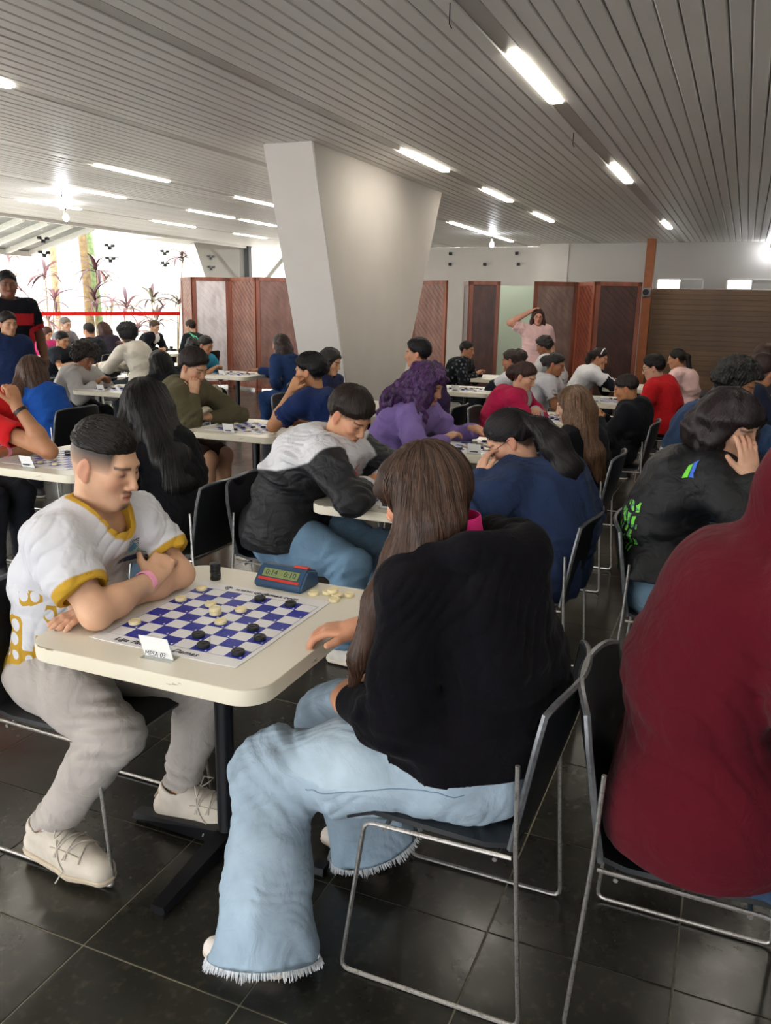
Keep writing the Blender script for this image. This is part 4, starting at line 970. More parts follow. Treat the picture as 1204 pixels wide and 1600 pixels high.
        for sd in p.leg:
            L = p.leg[sd]
            g.cut(wrinkle(L['k']-p.f*.03, unit(L['k']-L['h'])*.6+unit(L['a']-L['k'])*.6, .11*s, fold*1.6, .04*s, sd+p.seed)); g.cut(wrinkle(L['h']+p.f*.05+p.z*.03, p.f+p.z*.4, .12*s, fold*1.5, .04*s, sd))
            if not short and not flare:
                az = L['a'][2]
                g.cut(lambda d, x, y, z, az=az, a=L['a']: np.where((np.abs(x-a[0]) < .13) & (np.abs(y-a[1]) < .13), np.maximum(d, az-.005+lift-z), d))
                g.cut(wrinkle(L['a']+p.z*.05, unit(L['a']-L['k']), .09*s, fold*1.6, .035*s, 3+sd))
            elif flare:
                a2 = L['k']*(1-flare[1])+L['a']*flare[1]; dv = unit(a2-L['k'])
                g.cut(lambda d, x, y, z, a=a2, v=dv: np.where(z < .3, np.maximum(d, (x-a[0])*v[0]+(y-a[1])*v[1]+(z-a[2])*v[2]-.004*np.sin(60*x+30*y)), d))
        g.cut(lambda d, x, y, z: np.where(np.hypot(x-p.pel[0]-p.f[0]*-.03, y-p.pel[1]) < .17*s*p.fat, np.maximum(d, z-zt), d)); V, Q = g.build(); c = flat(V, col); p.botg = g
        if colour: c = colour(c, V, p)
        return p.add(name, V, Q, c, m or KNIT)
    def make_shoes(p, col='#d9d3c8', sole='#d8cfc0', size=1.0, name='shoe', detail=False):
        out = []
        for sd in p.leg:
            L = p.leg[sd]; f = L['f']; a = L['a']; s = p.s*size; l = np.cross(p.z, f); gz = a[2]-.085*p.s
            b = V3(a[0], a[1], gz); tilt = unit(f)
            heel, ball, toe = b-f*.045*s+p.z*.035*s, b+f*.11*s+p.z*.036*s, b+f*.185*s+p.z*.032*s
            g = G(max(.005, p.h[1]*1.1)); g.cone(heel, ball, .036*s, .044*s, .02, l, 1.0).cone(ball, toe, .044*s, .032*s, .02, l, 1.1)
            g.cone(a+p.z*.012*s-f*.016*s, b+f*.085*s+p.z*.05*s, .045*s, .037*s, .025); g.cone(a+p.z*.015*s-f*.004*s, a+p.z*.09*s-f*.02*s, .037*s, .042*s, .008, op='s')
            g.cut(lambda d, x, y, z: np.maximum(d, gz+.016*s-z)); V, Q = g.build(); p.shoeg = g; sh = p.add(name, V, Q, flat(V, col), LEATHER)
            g = G(max(.005, p.h[1]*1.1)); g.cone(heel-p.z*.012*s, ball-p.z*.012*s, .04*s, .049*s, .02).cone(ball-p.z*.012*s, toe-p.z*.008*s, .049*s, .036*s, .02)
            g.cut(lambda d, x, y, z: np.maximum(np.maximum(d, gz+.001-z), z-gz-.02*s)); V, Q = g.build(); p.add('sole', V, Q, flat(V, sole), LEATHER, sh)
            if detail:
                m = MB(); tm = MB(); gs = p.shoeg
                def st(P, off=.0022):
                    P = np.array(P, float)
                    for _ in range(5): P = P-gs.grad(P)*(gs.sample(P)[:,None]-off)
                    return [tuple(x-p.base) for x in P]
                for k in range(5):
                    t = .062+.017*k; c = b+f*t*s+p.z*.075*s; m.tube(st([c+l*y*s-p.z*abs(y)*.8*s+f*.012*s*(y/.03)*(1 if k % 2 else -1) for y in np.linspace(-.03,.03,9)], .003), .0026, 5)
                for q in (1,-1): tm.tube(st([b+f*t*s+p.z*.07*s+l*q*.033*s for t in np.linspace(.05,.145,9)], .001), .0024, 5)
                k0 = b+f*.058*s+p.z*.10*s; k0 = np.array(st([k0], .006)[0])
                for q in (1,-1):
                    m.tube([tuple(k0), tuple(k0+l*q*.03+p.z*.022), tuple(k0+l*q*.055+p.z*.004+f*.02), tuple(k0+l*q*.03+p.z*.0+f*.012), tuple(k0)], .0024, 5)
                    P = [b+f*(.06+.012*j)*s+p.z*(.08-.012*j)*s+l*q*(.02+.012*j)*s for j in range(5)]; m.tube(st(P, .003)+[tuple(P[-1]-p.base+l*q*.012-p.z*.02)], .0022, 5)
                tm.obj('eyelet_stay', mat('shoe_stay','#b9ad9c',.8), sh, True)
                hp = st([b-f*.075*s+p.z*(.05+.008*j)*s for j in range(5)], .0015); MB().tube(hp, .007, 6).obj('heel_tab', mat('heel_tab_brown','#8d7b68',.8), sh, True)
                x = m.obj('laces', mat('shoe_lace','#bdb6aa',.8), sh, True)
            out.append(sh)
        return out
    # ---- hair
    def make_hair(p, kind='short', col='#17120f', t=.009, locks=(), low=None, strand=0, slen=.12, curl=0, vol=1.0, puff=None, top=0, m=None, colour=None, fr=None, comb=None, swidth=.0024, svar=.35, noise=None, scol=None):
        g = G(max(.005, p.h[1]*1.15) if kind not in ('afro','curly') else max(.006, p.h[1]*1.2)); s = p.hs; R = np.stack([p.hx,p.hy,p.hz]); H = p.H
        T = t*vol; g.ell(H(-.014,0,.032), tuple(s*x for x in (.099+T,.078+T,.09+T+top)), R, .01)
        LOW = list(low) if low is not None else HLOW[kind]
        if kind in ('afro','curly'):
            r = np.random.RandomState(p.seed); n = 90 if kind == 'afro' else 60; rr = .03 if kind == 'afro' else .024
            for i in range(n):
                v = unit(r.normal(size=3)); 
                if v[2] < -.55 or (v[0] > .45 and v[2] < .35): continue
                c = H(-.014+v[0]*(.09+T), v[1]*(.072+T), .032+v[2]*(.082+T)); g.ell(c, (rr*vol*s*r.uniform(.7,1.1),)*3, None, .008)
        def lowcut(d, x, y, z):
            P = np.stack([x,y,z], 1).astype(np.float64); a, b, c = p.loc(P); zl = np.interp(a, LOWX, LOW); b2 = np.abs(b)
            zl = zl+np.where(a > .04, .18*np.clip(b2-.03,0,.05)*0, 0); 
            if kind in ('short','fade','pulled','curly','cap'): d = d+np.clip((zl+.03-c)/.03, 0, 1)*T*s*(.95 if kind != 'curly' else .3)
            return np.maximum(d, (zl-c)*s)
        if locks or puff:
            # the cap is cut first, then the hanging hair is blended on
            g.cut(lowcut); g.build(); cap, caplo, capn = g, g.lo, g.n
            q = G(g.h)
            for pts, rs, ls, *lat in locks: q.chain([V3(x) for x in pts], rs, .03, lat[0] if lat else p.l, ls)
            if puff:
                for c, r in puff:
                    rr = np.random.RandomState(p.seed+3)
                    if kind in ('afro','curly') or curl:
                        q.ell(c, (r*.85,)*3, None, .02)
                        for i in range(26): v = unit(rr.normal(size=3)); q.ell(V3(c)+v*r*.75, (r*.33,)*3, None, .01)
                    else: q.ell(c, (r,)*3, None, .02)
            lo = np.minimum(np.min([u[2] for u in q.p], 0), caplo)-.01; hi = np.maximum(np.max([u[3] for u in q.p], 0), caplo+g.h*capn)+.01
            V, Q = build_join(q, cap, lo, hi, p, kind, curl, noise); g = q
        else:
            g.cut(lowcut); 
            if kind in ('short','fade','curly','afro') and not noise: noise, curl_ = (.003,140), 1
            else: curl_ = curl
            g.cut(strandnoise(p, curl_, noise))
            V, Q = g.build()
        c = flat(V, col)
        if colour: c = colour(c, V, p)
        hm = m or (CURL if (curl or kind in ('afro','curly')) else HAIR); o = p.add('hair', V, Q, c, hm)
        if strand and len(V):
            crown = H(-.03,0,.13)
            def cb(P):
                v = P-crown; n = np.linalg.norm(v, axis=1, keepdims=True); w = np.clip(1.2-n/(.22*s), 0, 1); return (v/(n+1e-6))*w*1.2+np.array([0,0,-1.0])*(1-.5*w)
            v2, q2, c2 = strands(g, V, strand, comb or cb, slen, 9, swidth, .0016, scol or col, svar, p.seed, curl, keep=(lambda P: (lambda a, b, c: c > np.interp(a, LOWX, LOW)+.006)(*p.loc(P))) if not locks and not puff else None)
            so = p.add('hair_strands', v2, q2, c2, STRAND, o); so['kind'] = 'stuff'
        return o
def strandnoise(p, curl, noise):
    A, fq = noise or ((.006,70) if curl else (.0025,45))
    def f(d, x, y, z):
        P = np.stack([x,y,z], 1).astype(np.float64)-p.hc; th = np.arctan2(P@p.hy, P@p.hx)
        if curl: n = np.sin(fq*P[:,0]+2*np.sin(40*P[:,2]))*np.sin(fq*P[:,1]+2*np.sin(37*P[:,0]))+.8*np.sin(fq*1.2*P[:,2]+2.5*np.sin(45*P[:,1]))
        else: n = np.sin(fq*th*.6+2*np.sin(18*P[:,2]+3*th))+.6*np.sin(fq*th*1.1+3*np.sin(9*P[:,2]))
        return d+A*.5*n
    return f
def build_join(q, cap, lo, hi, p, kind, curl, noise):
    h = q.h; q.build(lo, hi); n = q.n; off = np.round((cap.lo-q.lo)/h)
    # resample the cap onto the joint grid
    ax = q.ax; I = np.nonzero(((ax[0] > cap.lo[0]) & (ax[0] < cap.lo[0]+h*(cap.n[0]-1))))[0]; J = np.nonzero(((ax[1] > cap.lo[1]) & (ax[1] < cap.lo[1]+h*(cap.n[1]-1))))[0]; K = np.nonzero(((ax[2] > cap.lo[2]) & (ax[2] < cap.lo[2]+h*(cap.n[2]-1))))[0]
    X, Y, Z = np.meshgrid(ax[0][I], ax[1][J], ax[2][K], indexing='ij'); cd = cap.sample(np.stack([X.ravel(),Y.ravel(),Z.ravel()],1).astype(np.float64)).reshape(X.shape)
    S = q.D[I[0]:I[-1]+1,J[0]:J[-1]+1,K[0]:K[-1]+1]; k = .02; hh = np.maximum(k-np.abs(S-cd), 0)/k; S[...] = np.minimum(S, cd)-hh*hh*k*.25
    idx = np.nonzero(np.abs(q.D) < .045); Q3 = [ax[i][idx[i]] for i in range(3)]; q.D[idx] = strandnoise(p, curl, noise)(q.D[idx], *Q3)
    return nets(q.D, q.lo, h)
def conedist(P, a, b, ra, rb):
    a, b = V3(a), V3(b); ba = b-a; t = np.clip(((P-a)@ba)/(ba@ba), 0, 1); return np.linalg.norm(P-a-t[:,None]*ba, axis=1)-(ra+t*(rb-ra))
def band(p, a, b, r0, r1, name, col, m=None, rough=.5):
    """a bracelet or cuff: short hollow ring round a limb from a to b"""
    a, b = V3(a)-p.base, V3(b)-p.base; d = unit(b-a); u = unit(np.cross(d, V3(.3,.2,.9))); w = np.cross(d, u); mb = MB(); n = 24; rings = []
    for c, r in ((a, r0-.003),(a, r0),(b, r1),(b, r1-.003)):
        rings.append([mb.bm.verts.new(tuple(c+(u*math.cos(t)+w*math.sin(t))*r)) for t in [2*math.pi*k/n for k in range(n)]])
    for A, B in zip(rings, rings[1:]+rings[:1]):
        for k in range(n): mb.bm.faces.new((A[k],A[(k+1)%n],B[(k+1)%n],B[k]))
    return mb.obj(name, m or mat(name+'_'+col.strip('#'), col, rough), p.root, True)
def glasses(p, col='#1a1a1c'):
    m = MB(); H = lambda *v: tuple(p.H(*v)-p.base)
    for q in (1,-1):
        m.tube([H(.096,q*(.033+.021*math.cos(t)),-.004+.017*math.sin(t)) for t in [k*math.pi/8 for k in range(16)]], .0014*p.hs, 5, closed=True)
        m.tube([H(.094,q*.054,.0), H(.04,q*.077,.004), H(-.01,q*.083,.006), H(-.03,q*.08,-.012)], .0014*p.hs, 5)
    m.tube([H(.098,.012,.0),H(.102,0,.003),H(.098,-.012,.0)], .0013*p.hs, 5)
    return m.obj('glasses', mat('spectacle_frame', col, .3, metal=.4), p.root, True)
# ================================================================== THE PLAYERS
PI = math.pi
def stick(p, pts, off=.002, it=4):
    P = np.array(pts, float)
    for _ in range(it): P = P-p.topg.grad(P)*(p.topg.sample(P)[:,None]-off)
    return P
def decal(p, c, u, v, w, h, fn, name, nu=16, nv=16, parent=None, off=.0025):
    """flat print lying on the cloth: fn(a,b) -> material or None, a,b in -1..1"""
    u, v = unit(u), unit(v); A = np.linspace(-1,1,nu+1); B = np.linspace(-1,1,nv+1)
    P = np.array([V3(c)+u*a*w/2+v*b*h/2 for a in A for b in B]); P = stick(p, P, off)-p.base; mb = {}
    for i in range(nu):
        for j in range(nv):
            m = fn((A[i]+A[i+1])/2, (B[j]+B[j+1])/2)
            if m is None: continue
            if m not in mb: mb[m] = MB()
            q = [P[i*(nv+1)+j],P[(i+1)*(nv+1)+j],P[(i+1)*(nv+1)+j+1],P[i*(nv+1)+j+1]]; mb[m].face([tuple(x) for x in q])
    for m, b in mb.items():
        bmesh.ops.remove_doubles(b.bm, verts=b.bm.verts, dist=1e-5); b.obj(name, MATS[m] if isinstance(m, str) else m, parent or p.root)
def jersey_material():
    t = NT('white_jersey_gold_print'); b = t.b; b.inputs['Roughness'].default_value = .85; b.inputs['Specular IOR Level'].default_value = .2
    a = t.new('ShaderNodeAttribute'); a.attribute_name = 'Col'; tc = t.new('ShaderNodeTexCoord'); sx = t.new('ShaderNodeSeparateXYZ'); t.link(tc.outputs['Object'], sx.inputs[0])
    def M(op, x, y=None):
        n = t.new('ShaderNodeMath', operation=op)
        for i, v in enumerate((x, y)):
            if v is None: continue
            if isinstance(v, (int,float)): n.inputs[i].default_value = v
            else: t.link(v, n.inputs[i])
        return n.outputs[0]
    cx = t.new('ShaderNodeCombineXYZ'); t.link(M('ADD', sx.outputs[0], M('MULTIPLY', sx.outputs[1], .75)), cx.inputs[0]); t.link(sx.outputs[2], cx.inputs[1])
    v = t.new('ShaderNodeTexVoronoi'); v.voronoi_dimensions = '2D'; v.inputs['Scale'].default_value = 24; v.inputs['Randomness'].default_value = .45; t.link(cx.outputs[0], v.inputs['Vector'])
    z = sx.outputs[2]; dens = t.new('ShaderNodeMapRange'); t.link(z, dens.inputs[0]); dens.inputs[1].default_value = .83; dens.inputs[2].default_value = .60; dens.inputs[3].default_value = 0; dens.inputs[4].default_value = 1.15
    rnd = t.new('ShaderNodeSeparateColor'); t.link(v.outputs['Color'], rnd.inputs[0])
    thr = t.new('ShaderNodeMapRange'); t.link(z, thr.inputs[0]); thr.inputs[1].default_value = .72; thr.inputs[2].default_value = .52; thr.inputs[3].default_value = .40; thr.inputs[4].default_value = .18
    ring = M('GREATER_THAN', v.outputs['Distance'], thr.outputs[0]); on = M('LESS_THAN', rnd.outputs[0], dens.outputs[0]); side = M('LESS_THAN', sx.outputs[0], .18); mask = M('MULTIPLY', M('MULTIPLY', ring, on), side)
    t.link(t.mix(a.outputs['Color'], srgb('#b08a2e'), mask), b.inputs['Base Color'])
    n = t.new('ShaderNodeTexNoise'); n.inputs['Scale'].default_value = 11; n.inputs['Distortion'].default_value = 1.2; t.link(tc.outputs['Object'], n.inputs['Vector']); t.bump(n.outputs['Fac'], .5, .02); return t.m
JERSEY = jersey_material()
mat('print_gold','#b9912f',.6); mat('print_blue','#3f7fa8',.6); mat('print_navy','#232c4a',.6); mat('print_red','#b0343f',.6); mat('print_green','#7be04a',.5); mat('print_white','#e8e8e8',.6); mat('print_cobalt','#3f6fd8',.5); mat('print_black','#1a1a1c',.6); mat('print_teal','#5f8f7a',.6)

# ---------------------------------------------------------------- player in white and gold
def man():
    p = Person('young man in white and gold jersey leaning over the nearest board', (-1.785,1.815,.545), (-1.652,1.865,1.162), 0, yaw=4, pitch=14, s=1.0, fat=.98, skin='#cda284', lod=0, bow=.05)
    p.set_arm(-1, (-1.522,1.885,.83), (-1.525,1.65,.80), hd=(-.12,.82,.42), up=(.45,-.35,.9), curl=.95, spread=.1, thumb=.2)
    p.set_arm(1, (-1.57,1.745,.783), (-1.53,2.03,.80), hd=(-.42,-.9,-.08), up=(0,0,1), curl=.2, spread=.16, thumb=.1)
    p.set_leg(-1, (-1.475,1.645,.455), (-1.715,1.605,.105), (.97,-.10,0)); p.set_leg(1, (-1.42,2.0,.455), (-1.49,1.93,.10), (1,.12,0))
    p.brow = '#1d1512'
    def face(c, x, y, z):
        ay = np.abs(y); side = np.clip((z+.004)/.05, 0, 1)**.6*np.clip((.066-x)/.012, 0, 1)*(z > -.06); c = paint(c, .15*np.clip((z+.06)/.05,0,1)*np.clip((.03-x)/.03,0,1)*(ay < .077), '#6b5a50'); c = paint(c, .95*side*((ay < .0775) | (z > .03)), '#1a1513')
        mou = np.exp(-(((z+.0545)/.0052)**4+(y/.024)**6))*(x > .07); c = paint(c, .62*mou, '#2c1d17')
        bd = np.exp(-(((z+.104)/.016)**2+(y/.024)**4))*(x > .045)*(z < -.088); c = paint(c, .85*bd, '#261913')
        jaw = np.exp(-((z+.085)/.03)**2)*(x > -.01)*(ay > .015)*(z < -.045); c = paint(c, .12*jaw, '#4a382e')
        return c
    p.make_body(face)
    VA, VB = p.N+p.f*.052-p.z*.035, p.N+p.f*.015+p.z*.12
    def cut_v(g): g.cone(VA, VB, .062, .085, .008, op='s')
    def colour(c, V, q):
        z = V[:,2]; soft = lambda d, w=.004: np.clip(.5-d/w, 0, 1)
        c = paint(c, soft(conedist(V, VA, VB, .062, .085)-.016), '#b9922f'); c = paint(c, soft(conedist(V, p.N-p.z*.03+p.f*.012, p.N+p.z*.12+p.f*.02, .0725, .078)-.015)*(z > p.N[2]-.03), '#b9922f')
        for sd in (1,-1):
            ax = p.arm[sd]['e']-p.S[sd]; L = np.linalg.norm(ax); t = ((V-p.S[sd])@ax)/L; rr = np.linalg.norm(V-p.S[sd]-np.outer(t/L, ax), axis=1); c = paint(c, soft(.60*L-t)*(t < L)*(rr < .1), '#b9922f')
        return c
    t = p.make_top('#c6c7cd', 'tee', .017, JERSEY, hem=.495, extra=cut_v, colour=colour, neck=.078, fold=.007, wl=.15, h=.0042, sl_ease=.021)
    # chest crest (his left) with a line of lettering, small badge on his right
    cc = p.N+p.f*.13+p.l*.03-p.z*.118; 
    def crest(a, b):
        r = math.hypot(a/.62, b/.62)
        if r < .28: return 'print_red'
        if r < 1: return 'print_blue'
        if abs(a) < .85 and abs(b) < .95 and (abs(a) > .6 or abs(b) > .72) and int((a*7+b*5)*1.7) % 2: return 'print_teal' if b < .5 else 'print_navy'
    decal(p, cc, p.l, p.z, .05, .075, crest, 'crest', 18, 18)
    decal(p, cc-p.z*.055, p.l, p.z, .055, .008, lambda a, b: 'print_navy' if int((a+1)*11) % 2 or abs(b) < .3 else None, 'lettering', 24, 2)
    decal(p, p.N+p.f*.13-p.l*.105-p.z*.15, p.l, p.z, .022, .034, lambda a, b: 'print_gold' if abs(a)+abs(b) < 1 else None, 'badge', 8, 8)
    decal(p, p.N+p.f*.14-p.l*.035-p.z*.235, p.l, p.z, .07, .018, lambda a, b: 'print_black' if b < .7*math.sqrt(max(0,1-a*a))-.0 and int((a+1)*13) % 3 else None, 'chest_print', 24, 6)
    p.make_bottom('#a8a19b', KNIT, .010, hem=.047, fold=.005, lift=.05)
    for sh in p.make_shoes('#c6bdaf', '#bfb19b', 1.14, 'sneaker', True): pass
    A = p.arm[-1]; dv = unit(A['w']-A['e']); band(p, A['w']-dv*.036, A['w']-dv*.016, .0355, .0335, 'wristband', '#f0a0c0')
    p.make_hair('fade', '#17130f', .005, top=.014, strand=3000, slen=.022, swidth=.0014, noise=(.0022,170), low=[.048,.048,.05,.052,.054,.060,.062], scol='#1a1512', svar=.5, comb=lambda P: np.tile(p.hx*.9+p.hy*.25-p.hz*.2, (len(P),1)))
    for sd in (1,-1):
        A = p.leg[sd]; MB().tube([tuple(A['a']-p.base), tuple(A['a']+unit(A['k']-A['a'])*.11-p.base)], [.038,.040], 16).obj('sock', mat('grey_sock','#b9b4bb',.9,noise=(80,.1)), p.root, True)
man()
# ---------------------------------------------------------------- girl in black hoodie
def girl():
    p = Person('girl with long brown hair in black hoodie and frayed light jeans', (-.50,1.84,.56), (-.672,1.86,1.172), PI, yaw=-6, pitch=16, s=1.0, fat=1.16, skin='#c08a6c', lod=0, bow=.10)
    p.set_arm(1, (-.825,1.735,.66), (-.63,1.615,.69), hd=(-.45,.85,-.1), up=(-.3,-.6,.7), curl=.7)
    p.set_arm(-1, (-.845,1.865,.797), (-.645,2.03,.80), hd=(-.93,-.36,-.06), up=(.05,.0,1), curl=.62, spread=.14, thumb=.35)
    p.set_leg(1, (-1.0,1.68,.445), (-.93,1.51,.085), (-1,-.1,0)); p.set_leg(-1, (-.98,1.99,.45), (-.86,2.0,.10), (-1,.1,0))
    p.make_body()
    def ex(g):
        n = p.N+p.z*.035-p.f*.045; pts = [n+p.f*.10-p.z*.05+p.l*.07, n+p.f*.03+p.l*.125-p.z*.01, n-p.f*.05+p.l*.12+p.z*.012, n-p.f*.125+p.l*.07+p.z*.014, n-p.f*.15-p.z*.0, n-p.f*.125-p.l*.07+p.z*.012, n-p.f*.05-p.l*.12, n+p.f*.03-p.l*.125-p.z*.01, n+p.f*.10-p.z*.05-p.l*.07]
        g.chain(pts, [.02,.034,.044,.052,.058,.052,.044,.034,.02], .014)
        g.cone(n-p.f*.14-p.z*.02, n-p.f*.165-p.z*.13, .06, .035, .03, p.l, 2.0)
    p.make_top('#0f0e12', 'hoodie', .022, FLEECE, hem=.595, extra=ex, fold=.009, wl=.17, sl_ease=.024, cuff=.05)
    band(p, p.N+p.z*.02-p.f*.012, p.N+p.z*.105-p.f*.008, .092, .08, 'pink_collar', '#e0287f', KNIT and mat('pink_cotton','#e0287f',.9,noise=(40,.1)))
    def jc(c, V, q):
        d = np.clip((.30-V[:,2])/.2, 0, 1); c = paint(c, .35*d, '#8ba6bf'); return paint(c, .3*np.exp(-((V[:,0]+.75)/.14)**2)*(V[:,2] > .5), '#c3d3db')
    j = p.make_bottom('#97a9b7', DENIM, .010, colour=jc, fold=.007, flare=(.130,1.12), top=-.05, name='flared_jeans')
    sd = 1; L = p.leg[1]; pts = [L['h']*(1-t)+L['k']*t+p.l*.13 for t in np.linspace(-.05,.72,50)]; P = np.array(pts)
    for _ in range(5): P = P-p.botg.grad(P)*(p.botg.sample(P)[:,None]-.0008)
    MB().tube([tuple(x-p.base) for x in P], .0014, 5).obj('side_seam', mat('denim_seam','#6c8296',.9), j, True)
    # frayed hems: rings of loose threads
    for sd in (1,-1):
        L = p.leg[sd]; a2 = L['k']*(-.12)+L['a']*1.12; dv = unit(a2-L['k']); u = unit(np.cross(dv, V3(.2,.9,.1))); w = np.cross(dv, u); m = MB(); r = np.random.RandomState(5)
        for k in range(420):
            t = 2*PI*k/420+r.uniform(-.02,.02); b = a2+(u*math.cos(t)+w*math.sin(t))*.138-p.base; e = b+dv*r.uniform(.0,.013)*(.6+.4*math.sin(7*t))+(u*math.cos(t)+w*math.sin(t))*r.uniform(-.002,.012); m.tube([tuple(b-dv*.012), tuple(e)], [.0018,.0007], 4)
        fo = m.obj('frayed_hem', mat('white_thread','#c6cbd0',.95), j); fo['kind'] = 'stuff'
    p.make_shoes('#d8cfc6', '#cbb8a6', .78, 'sneaker')
    H = p.H; yl = lambda x, y, z: V3(x,y,z)
    lk = [([H(-.02,.05,.05), H(-.015,.078,-.04), yl(-.668,1.75,1.04), yl(-.705,1.71,.94), yl(-.765,1.69,.80), yl(-.785,1.70,.70)], [.042,.042,.044,.034,.02,.007], 1.1, p.f),
          ([H(-.05,.03,.02), H(-.045,.055,-.05), yl(-.665,1.765,1.05), yl(-.715,1.72,.95), yl(-.765,1.70,.82)], [.06,.056,.044,.03,.012], 1.2, p.f),
          ([H(.03,-.06,.03), H(.04,-.082,-.05), yl(-.74,1.95,.98), yl(-.77,1.96,.82)], [.03,.03,.032,.015], 1.2, p.f),
          ([H(.065,.034,.08), H(.083,.036,.04), H(.088,.038,.008)], [.017,.012,.005], 2.0, p.hy), ([H(.065,-.012,.08), H(.088,-.012,.04), H(.093,-.012,.008)], [.017,.012,.005], 2.0, p.hy)]
    def hc(c, V, q): t = np.clip((1.22-V[:,2])/.5, 0, 1); return paint(c, .55*t, '#3a1e17')
    p.make_hair('long', '#33241c', .016, lk, low=[-.075,-.08,-.10,-.085,-.02,.032,.037], strand=5200, slen=.30, swidth=.0019, svar=.5, colour=hc, noise=(.0045,40), scol='#3a281e')
girl()
# ---------------------------------------------------------------- person in maroon hoodie
def maroon():
    p = Person('person in maroon hoodie and blue jeans cut off at the right edge', (.045,1.87,.565), (.235,1.86,1.275), 0, yaw=0, pitch=22, s=1.04, fat=1.24, skin='#b98a6e', lod=0, bow=.10)
    p.set_arm(-1, (.50,1.72,.80), (.235,1.60,.81), curl=.4); p.set_arm(1, (.50,2.0,.80), (.26,2.16,.81), curl=.4)
    p.set_leg(-1, (.50,1.72,.47), (.46,1.68,.09)); p.set_leg(1, (.50,2.05,.47), (.46,2.06,.09))
    p.make_body()
    def ex(g):
        g.ell(p.H(-.03,0,.01), (.145,.125,.155), np.stack([p.hx,p.hy,p.hz]), .05); g.cone(p.H(-.05,0,-.05), p.N-p.z*.02-p.f*.03, .115, .10, .05)
        g.ell(p.H(.10,0,-.02), (.09,.085,.12), np.stack([p.hx,p.hy,p.hz]), .02, 's')
        g.cone(p.pel+p.l*.1-p.f*.02-p.z*.01, p.pel-p.l*.1-p.f*.02-p.z*.01, .185, None, .05)
    p.make_top('#4d0d19', 'hoodie', .03, KNIT, hem=.50, extra=ex, neck=.05, fold=.0065, wl=.26, sl_ease=.032)
    p.make_bottom('#2f4560', DENIM, .010, fold=.006, name='jeans', top=-.11); p.make_shoes('#2a2a2e')
    p.make_hair('short', '#17120f', .008)
maroon()
# ---------------------------------------------------------------- boy in black and white jacket
def jack():
    p = Person('boy in black and white track jacket with head bowed over crossed arms', (-1.93,3.44,.55), (-1.605,3.42,1.135), 0, yaw=-14, pitch=34, s=1.0, fat=1.22, skin='#c08e6e', lod=1, bow=.10)
    p.set_arm(-1, (-1.50,3.40,.812), (-1.47,3.155,.812), hd=(-.1,1,-.05), up=(.1,0,1), curl=.35); p.set_arm(1, (-1.50,3.50,.835), (-1.42,3.70,.81), hd=(-.25,-1,-.02), up=(.1,0,1), curl=.5)
    p.set_leg(-1, (-1.52,3.28,.47), (-1.55,3.25,.09)); p.set_leg(1, (-1.50,3.60,.47), (-1.5,3.6,.09))
    p.scalp = ([-.05,-.045,.01,.015,.028,.045,.048], '#211813'); p.make_body()
    def colour(c, V, q):
        R = V-p.N; z = R[:,2]; u = R@p.l; f = R@p.f; w = np.zeros(len(V), bool)
        for sd in (1,-1):
            ax = p.arm[sd]['e']-p.S[sd]; t = ((V-p.S[sd])@ax)/(ax@ax); w |= (t > .10)&(sd*u > .12)
        sm = lambda d, e=.009: np.clip(.5+d/e, 0, 1); yoke = sm(z+.10+.25*np.clip(-f,0,.2)-.25*np.clip(np.abs(u)-.1,0,1))*sm(.26-np.abs(u)); front = sm(f-.05)*sm(.11-np.abs(u))*sm(z+.35); W = np.maximum(yoke, front)
        for sd in (1,-1):
            ax = p.arm[sd]['e']-p.S[sd]; t = ((V-p.S[sd])@ax)/np.linalg.norm(ax); W = W*(1-sm(t-.02)*sm(sd*u-.12))
        return paint(c, W, '#c9c9cd')
    p.make_top('#17181c', 'jacket', .026, SATIN, hem=.52, hood=True, colour=colour, fold=.009, wl=.13, sl_ease=.028, h=.0062)
    decal(p, p.N+p.f*.15-p.l*.03-p.z*.14, p.l, p.z, .06, .06, lambda a, b: 'print_red' if abs(abs(a)-abs(b)) < .28 else ('print_navy' if math.hypot(a,b) < .45 else None), 'emblem', 12, 12)
    def jc(c, V, q): return paint(c, .35*np.exp(-((V[:,0]+1.68)/.1)**2)*(V[:,2] > .5), '#84a6c0')
    p.make_bottom('#6b89a3', DENIM, .010, colour=jc, fold=.007, name='jeans', top=-.08); p.make_shoes('#c9c4bc')
    band(p, p.arm[-1]['w']-V3(.0,.03,0), p.arm[-1]['w']-V3(0,.018,0), .037, .037, 'wristband', '#d9cfe6')
    p.make_hair('short', '#211813', .016, low=[-.05,-.045,.015,.02,.028,.045,.048], strand=1300, slen=.06, swidth=.002, top=.006, svar=.5)
jack()
